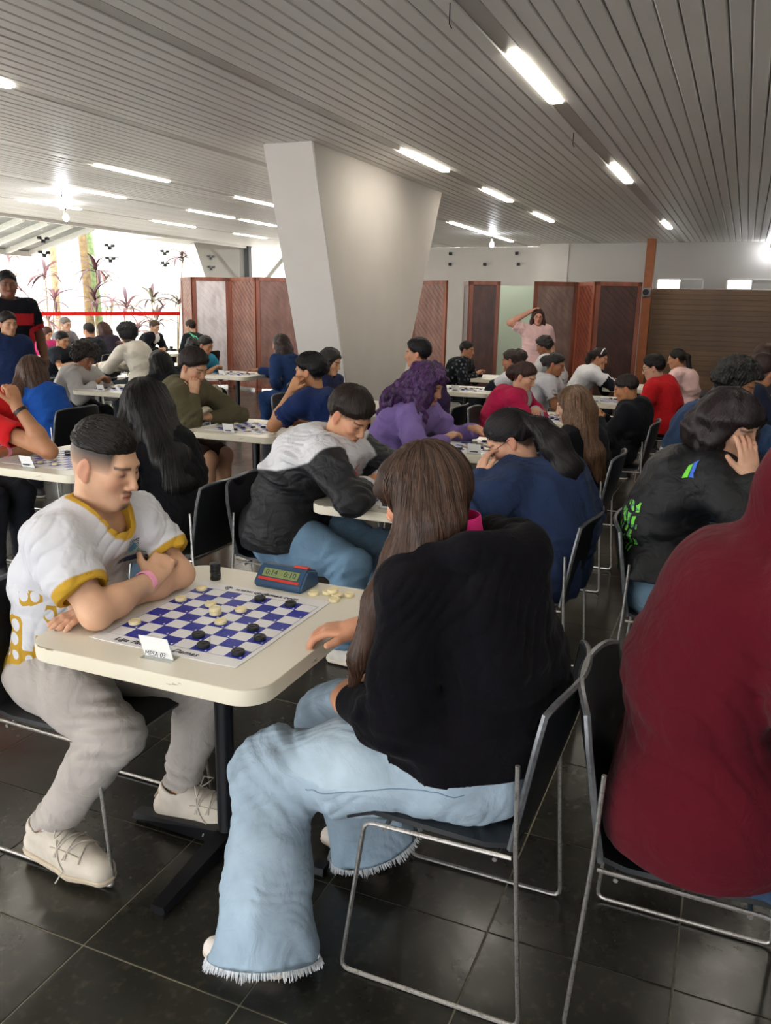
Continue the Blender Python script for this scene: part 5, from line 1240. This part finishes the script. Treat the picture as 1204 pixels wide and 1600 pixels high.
# ---------------------------------------------------------------- girl in navy jacket
def navy():
    p = Person('girl in navy jacket with glasses and wavy ponytail, hand at her mouth', (-.70,3.43,.545), (-.862,3.42,1.085), PI, yaw=12, pitch=36, s=.97, fat=1.2, skin='#c4957a', lod=1, bow=.12)
    p.set_arm(1, (-.945,3.28,.93), (-.965,3.13,.80), hd=(-.0,.45,.75), up=(-.7,-.6,.2), curl=.5); p.set_arm(-1, (-1.05,3.40,.80), (-.95,3.66,.79), hd=(-.2,-1,0), curl=.4)
    p.default_legs(); p.scalp = (HLOW['pulled'], '#141012'); p.make_body()
    p.make_top('#263350', 'jacket', .03, KNIT, hem=.47, fold=.011, wl=.15, sl_ease=.03, neck=.08)
    band(p, p.N-p.z*.012, p.N+p.z*.05, .083, .078, 'collar', '#141d38', mat('navy_collar','#141d38',.8))
    p.make_bottom('#1a1c22', DENIM, .012); p.make_shoes('#26262a')
    H = p.H; lk = [([H(-.085,0,.05), V3(-.725,3.41,1.145), V3(-.665,3.385,1.09), V3(-.60,3.37,.99), V3(-.565,3.37,.915)], [.03,.038,.054,.056,.026], 1.3, p.l)]
    p.make_hair('pulled', '#141012', .011, lk, strand=2600, slen=.12, swidth=.002, curl=.0, svar=.6, comb=lambda P: np.where(((P-p.hc)@p.hx > -.095)[:,None], (H(-.085,0,.05)-P)*8, np.array([.62,-.05,-.78])))
    glasses(p); MB().tube([tuple(H(-.09,.022*math.cos(t),.05+.022*math.sin(t))-p.base) for t in [k*PI/6 for k in range(12)]], .006, 6, closed=True).obj('hair_tie', mat('pink_hair_tie','#d99aa8',.8), p.root, True)
navy()
# ---------------------------------------------------------------- girl in black jersey with green marks
def green():
    p = Person('girl with dark wavy hair in black jersey with neon marks, cheek on hand', (-.19,3.44,.55), (-.005,3.43,1.205), 0, yaw=-26, pitch=18, roll=8, s=1.0, fat=1.12, skin='#c59a80', lod=1, bow=.10)
    p.set_arm(-1, (.075,3.275,1.04), (.16,3.17,.80), hd=(-.12,.18,.95), up=(.45,-.85,.1), curl=.28, spread=.14, thumb=.3); p.set_arm(1, (.40,3.5,.80), (.2,3.70,.80), curl=.4)
    p.default_legs(); p.make_body()
    p.make_top('#101318', 'long', .026, SATIN, hem=.60, fold=.007, wl=.14, sl_ease=.026)
    # neon shoulder dashes and the patterned lower back
    for i, m in enumerate(('print_green','print_cobalt')): decal(p, V3(-.135+.032*i,3.265,1.045), p.f, V3(-.25,-.45,-.85), .026, .06, lambda a, b, m=m: m if abs(b) > .06 else None, 'neon_dash', 3, 8)
    r = random.Random(4)
    decal(p, p.mid-p.l*.13-p.f*.10-p.z*.06, p.f*.6-p.l*.5, p.z, .11, .3, lambda a, b: ('print_green' if r.random() < .5 else 'print_teal') if math.sin(9*a+5*b)*math.sin(11*b-6*a) > .35-.3*b else None, 'neon_pattern', 16, 30)
    for o in p.root.children:
        if o.name.startswith('neon_pattern'): o['kind'] = 'stuff'
    p.make_bottom('#6f8ca3', DENIM, .014, name='jeans'); p.make_shoes()
    H = p.H; lk = [([H(-.05,-.03,.03), H(-.10,-.03,-.05), H(-.125,-.03,-.11)], [.075,.06,.03], 1.3, p.hy), ([H(.0,-.07,.02), H(-.02,-.085,-.06), H(-.04,-.085,-.10)], [.03,.036,.02], 1.2, p.hx), ([H(.04,.07,.03), H(.05,.08,-.08)], [.03,.02], 1.2, p.hx)]
    p.make_hair('long', '#1f1719', .02, lk, low=[-.115,-.11,-.07,-.03,.02,.05,.055], strand=3000, slen=.11, swidth=.003, curl=.9, svar=.7, noise=(.009,60), m=HAIR)
green()
# ---------------------------------------------------------------- the rest of the hall
def sitter(label, pel, head, side, tx, skin='#b98868', yaw=0, pitch=14, roll=0, s=.95, fat=1.0, lod=2, bow=.06, top=('#888888','tee'), bottom='#26282e', hair=('short','#17120f'), armL='table', armR='table', hood=False, specs=False, shoe='#3a3a3e', hem=None, tex=None, hem_z=None, extra=None, colour=None, fold=.006, hk=None, short=False, done=None):
    a = PI*side; p = Person(label, (pel[0],pel[1],.44+.105*s*max(fat,.95)), head, a, yaw=yaw, pitch=pitch, roll=roll, s=s, fat=fat, skin=skin, lod=lod, bow=bow)
    d = 1 if side == 0 else -1; ex = tx-d*.355
    for sd, kind in ((1,armL),(-1,armR)):
        if kind == 'table': p.set_arm(sd, V3(ex+d*.10, p.N[1]+p.l[1]*sd*.09, .80), pole=p.l*sd*.8-p.z-p.f*.2, curl=.5)
        elif kind == 'fold': p.set_arm(sd, V3(ex+d*.08, p.N[1]-p.l[1]*sd*.02, .80+.02*(sd > 0)), pole=p.l*sd*1.2-p.z*.6, hd=-p.l*sd+p.f*.2, curl=.4)
        elif kind == 'cheek':
            w = p.H(.045,sd*.092,-.13); p.set_arm(sd, w, pole=p.f*1.0-p.z*1.0+p.l*sd*.3, hd=p.H(.02,sd*.085,.04)-w, up=p.l*sd, curl=.55)
        elif kind == 'fist':
            w = p.H(.04,sd*.10,-.15); p.set_arm(sd, w, pole=p.f*1.0-p.z*1.0+p.l*sd*.4, hd=p.H(.0,sd*.09,-.02)-w, up=p.l*sd, curl=1.0, fist=.5)
        elif kind == 'lap': p.set_arm(sd, p.at(.2,sd*.08,.60), curl=.5)
        elif kind == 'face': w = p.H(.085,sd*.03,-.17); p.set_arm(sd, w, pole=p.f-p.z+p.l*sd*.5, hd=p.H(.09,sd*.0,-.06)-w, up=p.f*1.0, curl=.8)
        else: p.set_arm(sd, kind[0], **kind[1])
    p.default_legs(); kw = dict(hk(p)) if hk else {}; p.scalp = (kw.get('low') or HLOW[hair[0]], hair[1]) if hair[0] != 'long' else None
    p.make_body(ears=hair[0] not in ('afro',), bare_legs=short)
    p.make_top(top[0], top[1], (.016 if top[1] == 'tee' else .022), tex or KNIT, hem=hem_z, hood=hood, fold=fold, wl=.13, colour=colour, extra=extra)
    p.make_bottom(bottom, DENIM if bottom not in ('#26282e',) else KNIT, .012, short=short, name='shorts' if short else 'trousers', top=-.03); p.make_shoes(shoe)
    if lod == 1 and hair[0] in ('short','pulled') and 'strand' not in kw: kw.update(strand=900, slen=.06, svar=.6)
    p.make_hair(hair[0], hair[1], **kw)
    if specs: glasses(p)
    if done: done(p)
    return p
def tail(p, back=.1, down=.3, r=.035, ls=1.3, z0=.04, sway=0): return [([p.H(-.085,0,z0), p.H(-.085,0,z0)-p.f*back*.6+p.z*-.02, p.H(-.085,0,z0)-p.f*back*.9-p.z*down*.45+p.l*sway*.5, p.H(-.085,0,z0)-p.f*back*.7-p.z*down+p.l*sway], [r*.7,r,r*1.05,r*.45], ls, p.l)]
def curtain(p, zend, r=.05, side=1.0, back=.12):
    n = p.N; return [([p.H(-.06,0,.03), p.H(-.085,0,-.08), n-p.f*back-p.z*.10, V3(*(p.pel*.35+p.chest*.65)[:2],0)*V3(1,1,0)-p.f*(back+.09)+V3(0,0,(zend+n[2])/2), V3(*(p.pel*.5+p.chest*.5)[:2],0)-p.f*(back+.05)+V3(0,0,zend)], [r*1.2,r*1.15,r,r*.8,r*.35], 1.9, p.l),
        ([p.H(.0,.068,.03), p.H(-.01,.082,-.07), n+p.l*.12*side-p.z*.06-p.f*.0, n+p.l*.13*side-p.z*.20+p.f*.02], [.028,.03,.03,.014], 1.4, p.f), ([p.H(.0,-.068,.03), p.H(-.01,-.082,-.07), n-p.l*.12*side-p.z*.06, n-p.l*.13*side-p.z*.20+p.f*.02], [.028,.03,.03,.014], 1.4, p.f)]
# --- column of the purple hair
def purple_done(p): pass
sitter('girl with long curly purple hair in lilac sweatshirt', (-2.03,5.03), (-1.825,5.05,1.135), 0, -1.42, '#b98a6c', yaw=-8, pitch=20, fat=1.15, lod=1, s=1.0, bow=.09, top=('#78649c','long'), bottom='#22262e', hair=('curly','#2c1835'),
  armR=(( -1.66,4.93,.815), dict(curl=.5, pole=V3(-.3,-1,-.6))), armL=((-1.56,5.27,.845), dict(curl=.5, pole=V3(0,1,-1), hd=(1,0,-.1))), hem_z=.60, fold=.009,
  hk=lambda p: dict(locks=[([p.H(-.05,-.02,.03), p.H(-.10,-.02,-.06), V3(-2.03,4.98,1.04), V3(-2.10,4.96,.95)], [.085,.085,.072,.03], 1.4, p.l), ([p.H(.0,-.07,.03), p.H(-.01,-.095,-.07), V3(-1.85,4.90,.94), V3(-1.83,4.88,.80)], [.045,.055,.055,.02], 1.3, p.f), ([p.H(.03,-.06,.05), p.H(.05,-.085,-.05), p.H(.055,-.08,-.16)], [.03,.035,.02], 1.2, p.hx)], low=[-.11,-.11,-.10,-.07,.0,.05,.055], t=.03, curl=.9, strand=3600, slen=.10, swidth=.0035, svar=.9, noise=(.012,75), scol='#3a2046'))
sitter('girl with very long straight brown hair in black top facing left', (-.83,5.04), (-.90,5.05,1.065), 1, -1.42, '#caa48a', yaw=0, pitch=14, s=.92, lod=1, top=('#14151a','long'), hair=('long','#4a3627'), armL='lap', bow=.05,
  hk=lambda p: dict(locks=[([p.H(-.05,.02,.03), p.H(-.075,.03,-.06), V3(-.80,4.98,.93), V3(-.735,4.945,.80), V3(-.68,4.93,.66)], [.075,.072,.066,.062,.03], 1.6, p.l), ([p.H(.0,.07,.03), p.H(-.0,.085,-.07), V3(-.86,4.90,.90), V3(-.80,4.89,.76)], [.03,.034,.034,.014], 1.3, p.f)], low=[-.10,-.10,-.10,-.09,-.04,.05,.06], strand=3200, slen=.22, swidth=.0026, svar=.6, scol='#5a4230'))
sitter('girl in crimson zip jacket over grey tee, hair in ponytail', (-1.82,6.78), (-1.605,6.77,1.085), 0, -1.22, '#c79a7c', yaw=-10, pitch=24, s=.92, lod=1, top=('#a81f48','jacket'), hair=('pulled','#32201c'), armL='fold', armR='fold', bow=.08,
  colour=lambda c, V, p: paint(c, (np.abs((V-p.N)@p.l) < .045+.12*np.clip(-(V-p.N)[:,2]-.1,0,.2))*((V-p.N)@p.f > .06)*1.0, '#a9a7ab'), hk=lambda p: dict(locks=tail(p,.06,.09,.042), noise=(.003,45)))
sitter('boy with short dark hair in black hoodie, second row from the right', (-.82,6.68), (-.795,6.72,1.035), 1, -1.22, '#a9754f', pitch=18, s=.88, lod=1, top=('#14161b','hoodie'), hood=True, hair=('short','#1c1512'), bottom='#5d5648', hk=lambda p: dict(t=.006, low=[-.02,-.02,.015,.02,.03,.062,.066]))
sitter('girl in pale grey tee with black hair tied in a low bun', (-1.88,8.45), (-1.69,8.4,1.09), 0, -1.23, '#9c6a4a', yaw=-6, pitch=16, s=.9, top=('#c3c2c8','tee'), hair=('pulled','#15110f'), hk=lambda p: dict(puff=[(p.H(-.12,0,.0),.055)], curl=.5))
sitter('boy in red hoodie with glasses and black hair', (-.62,8.5), (-.765,8.46,1.10), 1, -1.23, '#c39a80', pitch=16, s=.95, fat=1.1, lod=1, top=('#bf2026','hoodie'), hood=True, hair=('short','#100d0d'), specs=True, bottom='#1c1c22', hk=lambda p: dict(t=.016))
sitter('girl with pale headband and ponytail in white tee over dark sleeves', (-1.78,10.15), (-1.525,10.12,1.085), 0, -1.10, '#b98566', yaw=-4, pitch=16, s=.9, top=('#d6d6da','long'), hair=('pulled','#231814'), armR='face', armL='table',
  colour=lambda c, V, p: paint(c, np.max([(((V-p.S[sd])@(p.arm[sd]['e']-p.S[sd]))/((p.arm[sd]['e']-p.S[sd])@(p.arm[sd]['e']-p.S[sd])) > .6)*(((V-p.N)@p.l)*sd > .12)+(conedist(V,p.arm[sd]['e'],p.arm[sd]['w'],.04,.03) < .03) for sd in (1,-1)],0)*1.0, '#1c1f28'), hk=lambda p: dict(locks=tail(p,.08,.2,.03)),
  done=lambda p: MB().tube([tuple(p.H(.02,.098*math.sin(t),.03+.098*math.cos(t))-p.base) for t in [-1.3+k*.26 for k in range(11)]], .008, 6).obj('headband', mat('pale_headband','#cfc9cf',.6), p.root, True))
sitter('girl in pale pink top with a long dark braid', (-.52,10.2), (-.675,10.2,1.10), 1, -1.10, '#b07e5e', pitch=12, s=.9, top=('#d6b3b0','long'), hair=('pulled','#17120f'), hk=lambda p: dict(locks=tail(p,.09,.36,.026)))
# --- right edge
def curly_done(p): pass
sitter('boy with thick black curls in denim jacket at the right edge', (-.20,5.2), (-.005,5.2,1.225), 0, .78, '#9c6b49', yaw=-8, pitch=20, lod=1, s=1.0, fat=1.1, bow=.10, top=('#2b3d5a','jacket'), tex=DENIM, hair=('afro','#14110f'), armL='table', armR='table', hk=lambda p: dict(t=.028, noise=(.01,80)), bottom='#2a3a55',
  colour=lambda c, V, p: paint(c, (np.abs((V-p.N)[:,2]+.28) < .035)*((V-p.N)@p.f < -.05)*1.0, '#c9cdd6'))
sitter('person with brown hair in dark top, right edge behind the curly boy', (.05,6.9), (.165,6.9,1.215), 0, .78, '#b3805f', pitch=14, s=.95, top=('#1a2030','long'), hair=('bob','#2c1d1a'))
sitter('farthest person at the right edge with reddish brown hair', (.1,8.5), (.215,8.5,1.235), 0, .78, '#c49a7e', pitch=10, s=.97, top=('#39343c','tee'), hair=('bob','#3d2a24'))
# --- column of the olive hoodie
sitter('player in red tee at the left edge, fist raised, elbow on the table', (-4.24,3.5), (-4.03,3.55,1.22), 0, -3.55, '#b07c5a', yaw=6, pitch=14, s=1.0, fat=1.1, lod=1, top=('#c11f24','tee'), hair=('short','#15110f'), armR=((-3.60,3.40,1.065), dict(e=(-3.41,3.42,.82), hd=(-.25,0,1), up=(.9,-.3,.3), curl=1.1, fist=.3)), armL=((-3.70,3.36,.80), dict(e=(-3.72,3.66,.80), hd=(.1,-1,0), curl=.4)),
  done=lambda p: (band(p, p.arm[-1]['w']*.88+p.arm[-1]['e']*.12, p.arm[-1]['w']*.82+p.arm[-1]['e']*.18, .038, .039, 'bracelet', '#1b1a1d'), band(p, p.arm[1]['w']*.92+p.arm[1]['e']*.08, p.arm[1]['w']*.85+p.arm[1]['e']*.15, .036, .037, 'wristband', '#f09ab8')))
sitter('girl with straight waist-long black hair in black top, ripped jeans', (-2.55,3.36), (-2.80,3.46,1.115), 1, -3.41, '#c39a80', yaw=-10, pitch=20, s=1.0, lod=1, top=('#121216','long'), bottom='#7f9ab0', hair=('long','#0f0d0e'), bow=.07, armL='lap',
  hk=lambda p: dict(locks=[([p.H(-.05,.0,.03), p.H(-.08,.02,-.06), V3(-2.66,3.40,1.00), V3(-2.55,3.36,.87), V3(-2.49,3.34,.74), V3(-2.47,3.33,.62)], [.08,.08,.075,.075,.065,.03], 1.7, p.l), ([p.H(.0,.07,.03), p.H(.02,.088,-.07), V3(-2.76,3.27,.96), V3(-2.70,3.22,.82), V3(-2.62,3.22,.70)], [.035,.042,.05,.05,.02], 1.4, p.f)], low=[-.11,-.11,-.11,-.10,-.06,.04,.05], strand=3800, slen=.28, swidth=.0026, svar=.6, scol='#100e0f'))
def olive(p): band(p, p.arm[1]['w']*.9+p.arm[1]['e']*.1, p.arm[1]['w']*.83+p.arm[1]['e']*.17, .037, .038, 'wristband', '#f09ab8')
sitter('boy in olive green hoodie resting his face on his fist', (-3.90,5.12), (-3.655,5.11,1.165), 0, -3.18, '#b98e70', yaw=-6, pitch=24, s=1.02, fat=1.05, lod=1, top=('#55503c','hoodie'), hood=True, hair=('short','#211917'), bottom='#3a2a24', armR=((-3.60,5.02,.98), dict(e=(-3.585,4.97,.79), hd=(.0,.1,1), up=(.3,-.95,0), curl=1.0, fist=.4)), armL=((-3.53,5.11,.81), dict(e=(-3.42,5.33,.80), hd=(-.3,-1,0), curl=.4)), short=True, hk=lambda p: dict(t=.02, low=[-.06,-.05,.0,.01,.03,.06,.064], strand=1000, slen=.07, svar=.7), done=olive)
sitter('boy with black hair in navy sports shirt, fist against his cheek', (-2.52,5.17), (-2.735,5.16,1.175), 1, -3.18, '#ad7a56', pitch=8, yaw=6, s=.98, lod=1, top=('#1d2c55','tee'), hair=('short','#0c0b0c'), armL=((-2.80,5.03,1.05), dict(e=(-2.93,4.99,.80), hd=(.35,.15,.9), up=(-.3,-.95,.1), curl=1.1, fist=.5)), hk=lambda p: dict(t=.018, low=[-.065,-.06,.0,.01,.03,.06,.064], strand=1000, slen=.06, svar=.6),
  colour=lambda c, V, p: paint(c, ((V-p.N)[:,2] < -.22)*1.0, '#5a1524'))
sitter('girl with dark wavy hair and blue football shirt beside the pillar', (-3.68,6.86), (-3.42,6.86,1.12), 0, -3.05, '#c49878', yaw=0, pitch=14, s=.93, lod=2, top=('#232a4c','tee'), hair=('long','#1b1413'), hk=lambda p: dict(locks=curtain(p,.78,.045), curl=.6, t=.02))
sitter('boy with black cap-like hair in front of the pillar, facing left', (-2.42,6.9), (-2.60,6.9,1.23), 1, -3.05, '#b58465', pitch=4, yaw=12, s=1.0, lod=2, top=('#3a2a4d','tee'), hair=('short','#121013'), hk=lambda p: dict(t=.02))
sitter('girl with big curly ponytail in white tee with dark sleeves', (-2.11,8.97), (-2.29,8.95,1.08), 1, -2.75, '#a8765a', pitch=14, s=.9, top=('#c9cacf','long'), hair=('pulled','#2a1c17'), armL='face', armR='face', colour=lambda c, V, p: paint(c, np.max([((V-p.S[sd])@(p.arm[sd]['e']-p.S[sd]) > .55*((p.arm[sd]['e']-p.S[sd])@(p.arm[sd]['e']-p.S[sd])))*(((V-p.N)@p.l)*sd > .1) for sd in (1,-1)],0)*1.0, '#1c1f28'), hk=lambda p: dict(puff=[(p.H(-.13,0,.03),.075)], curl=.7))
sitter('boy in dark paint-splattered jacket with short hair', (-3.47,10.55), (-3.27,10.5,1.095), 0, -2.85, '#a8765a', pitch=8, s=.9, top=('#17191d','jacket'), hair=('short','#171210'), armL='table', hk=lambda p: dict(t=.007), colour=lambda c, V, p: paint(c, (np.sin(V[:,0]*90)*np.sin(V[:,1]*80+2)*np.sin(V[:,2]*70) > .55)*.6, '#8a8f96'))
sitter('child with dark curls half hidden before the woman in pink', (-2.10,10.65), (-2.30,10.62,1.175), 1, -2.85, '#8d5f45', pitch=18, s=.92, top=('#c9c6c9','tee'), hair=('curly','#1d1412'), hk=lambda p: dict(t=.022))
# --- left columns
sitter('girl with long brown hair in bright blue jacket', (-4.98,5.08), (-5.21,5.1,1.065), 1, -5.95, '#c09577', yaw=-12, pitch=18, s=.97, lod=1, top=('#1f4f9e','jacket'), hair=('long','#33241d'), armL='lap', hk=lambda p: dict(locks=[([p.H(-.05,.0,.03), p.H(-.08,.02,-.06), V3(-5.09,5.06,.96), V3(-5.02,5.04,.84), V3(-4.95,5.03,.76)], [.075,.07,.06,.05,.025], 1.5, p.l), ([p.H(.0,.07,.03), p.H(.02,.09,-.07), V3(-5.18,4.90,.90), V3(-5.10,4.88,.76)], [.035,.042,.05,.02], 1.4, p.f)], strand=2200, slen=.24, swidth=.003, svar=.7, scol='#3d2b22'))
sitter('girl with round dark afro in light grey top, writing', (-6.48,6.85), (-6.22,6.83,1.045), 0, -5.78, '#8f6248', yaw=-10, pitch=26, s=.95, lod=2, top=('#b4b1ae','long'), hair=('afro','#1f1613'), bow=.1, hk=lambda p: dict(t=.05, vol=1.15, noise=(.012,70)))
sitter('girl with smooth black hair seen from behind near the olive hoodie', (-5.08,6.85), (-5.30,6.82,1.04), 1, -5.78, '#b98a6c', yaw=-14, pitch=18, s=.92, lod=2, top=('#17181d','long'), hair=('long','#121011'), hk=lambda p: dict(locks=curtain(p,.72,.055)))
sitter('girl with black hair and curly bun wearing a teal-edged white top', (-6.52,9.05), (-6.27,9.03,1.095), 0, -5.87, '#b08060', pitch=20, s=.95, lod=2, top=('#2f8fae','tee'), hair=('pulled','#15120f'), hk=lambda p: dict(puff=[(p.H(-.17,-.03,-.06),.10)], curl=.7))
sitter('girl with shoulder-length brown hair in dark blue sweater by the pillar', (-5.02,9.12), (-5.24,9.12,1.145), 1, -5.87, '#a8765a', pitch=8, s=.97, lod=2, top=('#22365c','long'), bottom='#27406b', hair=('bob','#2b1b17'), armL='lap', hk=lambda p: dict(locks=curtain(p,.93,.05), curl=.4))
sitter('person in cream hoodie with chin-length black curls', (-7.10,8.9), (-7.37,8.88,1.20), 1, -8.0, '#a57457', pitch=16, s=1.05, fat=1.1, lod=2, top=('#c6bfb2','hoodie'), hood=True, hair=('curly','#100e0f'), hk=lambda p: dict(t=.03, low=[-.12,-.12,-.12,-.10,-.03,.05,.055], noise=(.012,60)))
sitter('boy with short black hair facing the cream hoodie', (-8.78,9.0), (-8.58,9.0,1.09), 0, -8.0, '#b0805f', pitch=16, s=.92, lod=3, top=('#22252c','tee'), hair=('short','#131010'))
sitter('grey-shirted person cut off at the left edge behind the blue jacket', (-7.72,7.35), (-7.93,7.35,1.06), 1, -8.1, '#a57a60', pitch=14, s=.95, lod=2, top=('#8f9098','tee'), hair=('short','#2a2320'))
sitter('girl in bright pink sweater at a far table', (-10.78,10.6), (-10.42,10.6,1.085), 0, -10.05, '#c09274', pitch=20, s=.9, lod=3, top=('#c93a78','long'), hair=('bob','#4a2f26'))
sitter('boy with short dark hair and dark shirt near the pink sweater', (-9.38,10.65), (-9.60,10.65,1.155), 1, -10.05, '#b98868', pitch=12, s=.95, lod=3, top=('#1d1f26','tee'), hair=('short','#1a1412'))
sitter('girl with long auburn hair near the red tape', (-9.84,11.75), (-10.28,11.75,1.145), 1, -10.55, '#b98868', pitch=16, s=.95, lod=3, top=('#2a2430','long'), hair=('long','#3c231d'), hk=lambda p: dict(locks=curtain(p,.8,.05)))
sitter('grey-haired adult near the red tape', (-11.22,11.75), (-11.1,11.75,1.2), 0, -10.55, '#c9a188', pitch=10, s=1.0, lod=3, top=('#77757a','tee'), hair=('short','#7b736d'))
sitter('boy with light brown hair in dark suit jacket over white shirt', (-10.0,12.45), (-9.72,12.45,1.185), 0, -9.35, '#c49c80', pitch=16, s=.92, lod=2, top=('#17181f','jacket'), hair=('short','#4a3a2c'), colour=lambda c, V, p: paint(c, (np.abs((V-p.N)@p.l) < .05)*((V-p.N)@p.f > .05)*1.0, '#d9d8d8'))
sitter('boy in black sports jacket with green stripe by the screen', (-8.73,12.45), (-8.95,12.45,1.21), 1, -9.35, '#c49c80', pitch=14, s=.93, lod=2, top=('#1a1f22','jacket'), hair=('short','#2a1c17'), colour=lambda c, V, p: paint(c, (np.abs(((V-p.N)@p.l)-.13) < .018)*((V-p.N)[:,2] > -.12)*1.0, '#4fae86'))
# --- standing
def stander(label, x, y, hz, a, skin, top, bottom, hair, s=1.0, arms=None, yaw=0, pitch=6, hk=None, lod=2, fat=1.05, specs=False, colour=None, done=None):
    p = Person(label, (x,y,.53*hz+.02), (x+.04*math.cos(a),y+.04*math.sin(a),hz), a, yaw=yaw, pitch=pitch, s=s, fat=fat, skin=skin, lod=lod, bow=.0, sit=False)
    for sd in (1,-1):
        k = arms[sd] if arms else None
        if k is None: p.set_arm(sd, p.at(.05, sd*.27*s, p.S[sd][2]-.50*s), pole=-p.f+p.l*sd*.4, hd=-p.z, up=p.l*sd, curl=.5)
        else: p.set_arm(sd, k[0](p), **k[1](p))
        p.set_leg(sd, p.at(.02, sd*.1*s, .27*hz), p.at(-.01, sd*.11*s, .085*s))
    p.scalp = (HLOW[hair[0]], hair[1]) if hair[0] != 'long' else None
    p.make_body(); p.make_top(top[0], top[1], .018, KNIT, hem=p.pel[2]-.08, fold=.005, colour=colour); p.make_bottom(bottom, DENIM, .012); p.make_shoes('#2a2a2e'); p.make_hair(hair[0], hair[1], **(hk(p) if hk else {}))
    if done: done(p)
    return p
stander('tall man standing in black and red polo shirt at the left edge', -6.57, 6.22, 1.755, -.6, '#6b4632', ('#14141a','tee'), '#1c1c22', ('short','#0e0c0c'), 1.07, hk=lambda p: dict(t=.004), fat=1.15, colour=lambda c, V, p: paint(c, ((np.abs((V-p.N)[:,2]+.17) < .055)*(np.abs((V-p.N)@p.l) < .2)*((V-p.N)@p.f > .0)+np.max([(((V-p.S[sd])@(p.arm[sd]['e']-p.S[sd])) > .52*((p.arm[sd]['e']-p.S[sd])@(p.arm[sd]['e']-p.S[sd])))*(((V-p.N)@p.l)*sd > .15) for sd in (1,-1)],0))*1.0, '#b0242c'))
stander('boy standing in dark blue jacket in front of the tall man', -6.24, 5.86, 1.40, -.3, '#b58a6c', ('#1f2c4f','long'), '#23252c', ('short','#1c1614'), .88)
stander('woman standing in pale pink tee and glasses, one hand on her head', -2.83, 12.5, 1.515, -1.2, '#c79079', ('#dcb6b4','tee'), '#4a4348', ('long','#3a2320'), .97, arms={-1:(lambda p: p.H(.0,-.12,.075), lambda p: dict(e=p.S[-1]-p.l*.24+p.z*.10, hd=p.H(.0,-.03,.13)-p.H(.0,-.12,.075), up=p.z, curl=.4)), 1:None}, fat=1.15, hk=lambda p: dict(locks=[([p.H(.0,q*.068,.03), p.H(.01,q*.085,-.07), p.N+p.l*q*.10+p.f*.06-p.z*.06, p.N+p.l*q*.09+p.f*.10-p.z*.24], [.03,.03,.026,.01], 1.3, p.f) for q in (1,-1)]), done=lambda p: glasses(p))
# ---------------------------------------------------------------- odds and ends
def bag():
    g = G(.008); c = V3(-4.72,6.86,.67)
    g.ell(c, (.075,.15,.15), None, .03).ell(c+V3(.0,0,.11), (.06,.13,.06), None, .04).ell(c+V3(.03,.02,-.06), (.06,.11,.08), None, .04)
    g.cut(folds(77, .012, .12)); V, Q = g.build(); b = V3(c[0],c[1],.5)
    e = empty('cloth_bag', tuple(b), 0, 'cream cloth bag hung on a chair back beside the olive hoodie', 'bag')
    link('bag_body', mesh_np('bag_body', V-b, Q, flat(V, '#b3a991'), KNIT), e)
    for q in (-1,1): MB().tube([(-.02,q*.1,.28),(-.05,q*.1,.325),(-.10,q*.09,.34),(-.15,q*.08,.325)], .009, 6).obj('strap', mat('bag_strap','#8f876f',.9,noise=(30,.1)), e, True)
bag()
sp = empty('wall_loudspeaker', (-1.86,17.62,1.90), 0, 'small grey loudspeaker on the orange post', 'loudspeaker')
MB().box((0,0,.09), (.17,.13,.17), bev=.02).obj('cabinet', mat('speaker_grey','#8d8d92',.5,noise=(20,.1)), sp, True)
MB().lathe([(.055,0),(.06,.01),(.03,.012),(.001,.006)], 16).obj('cone', mat('speaker_cone','#2a2a2e',.6), sp, True, loc=(0,-.07,.09), rot=(PI/2,0,0))
MB().box((0,.1,.09), (.04,.1,.04)).obj('bracket', M_BLACKM, sp)
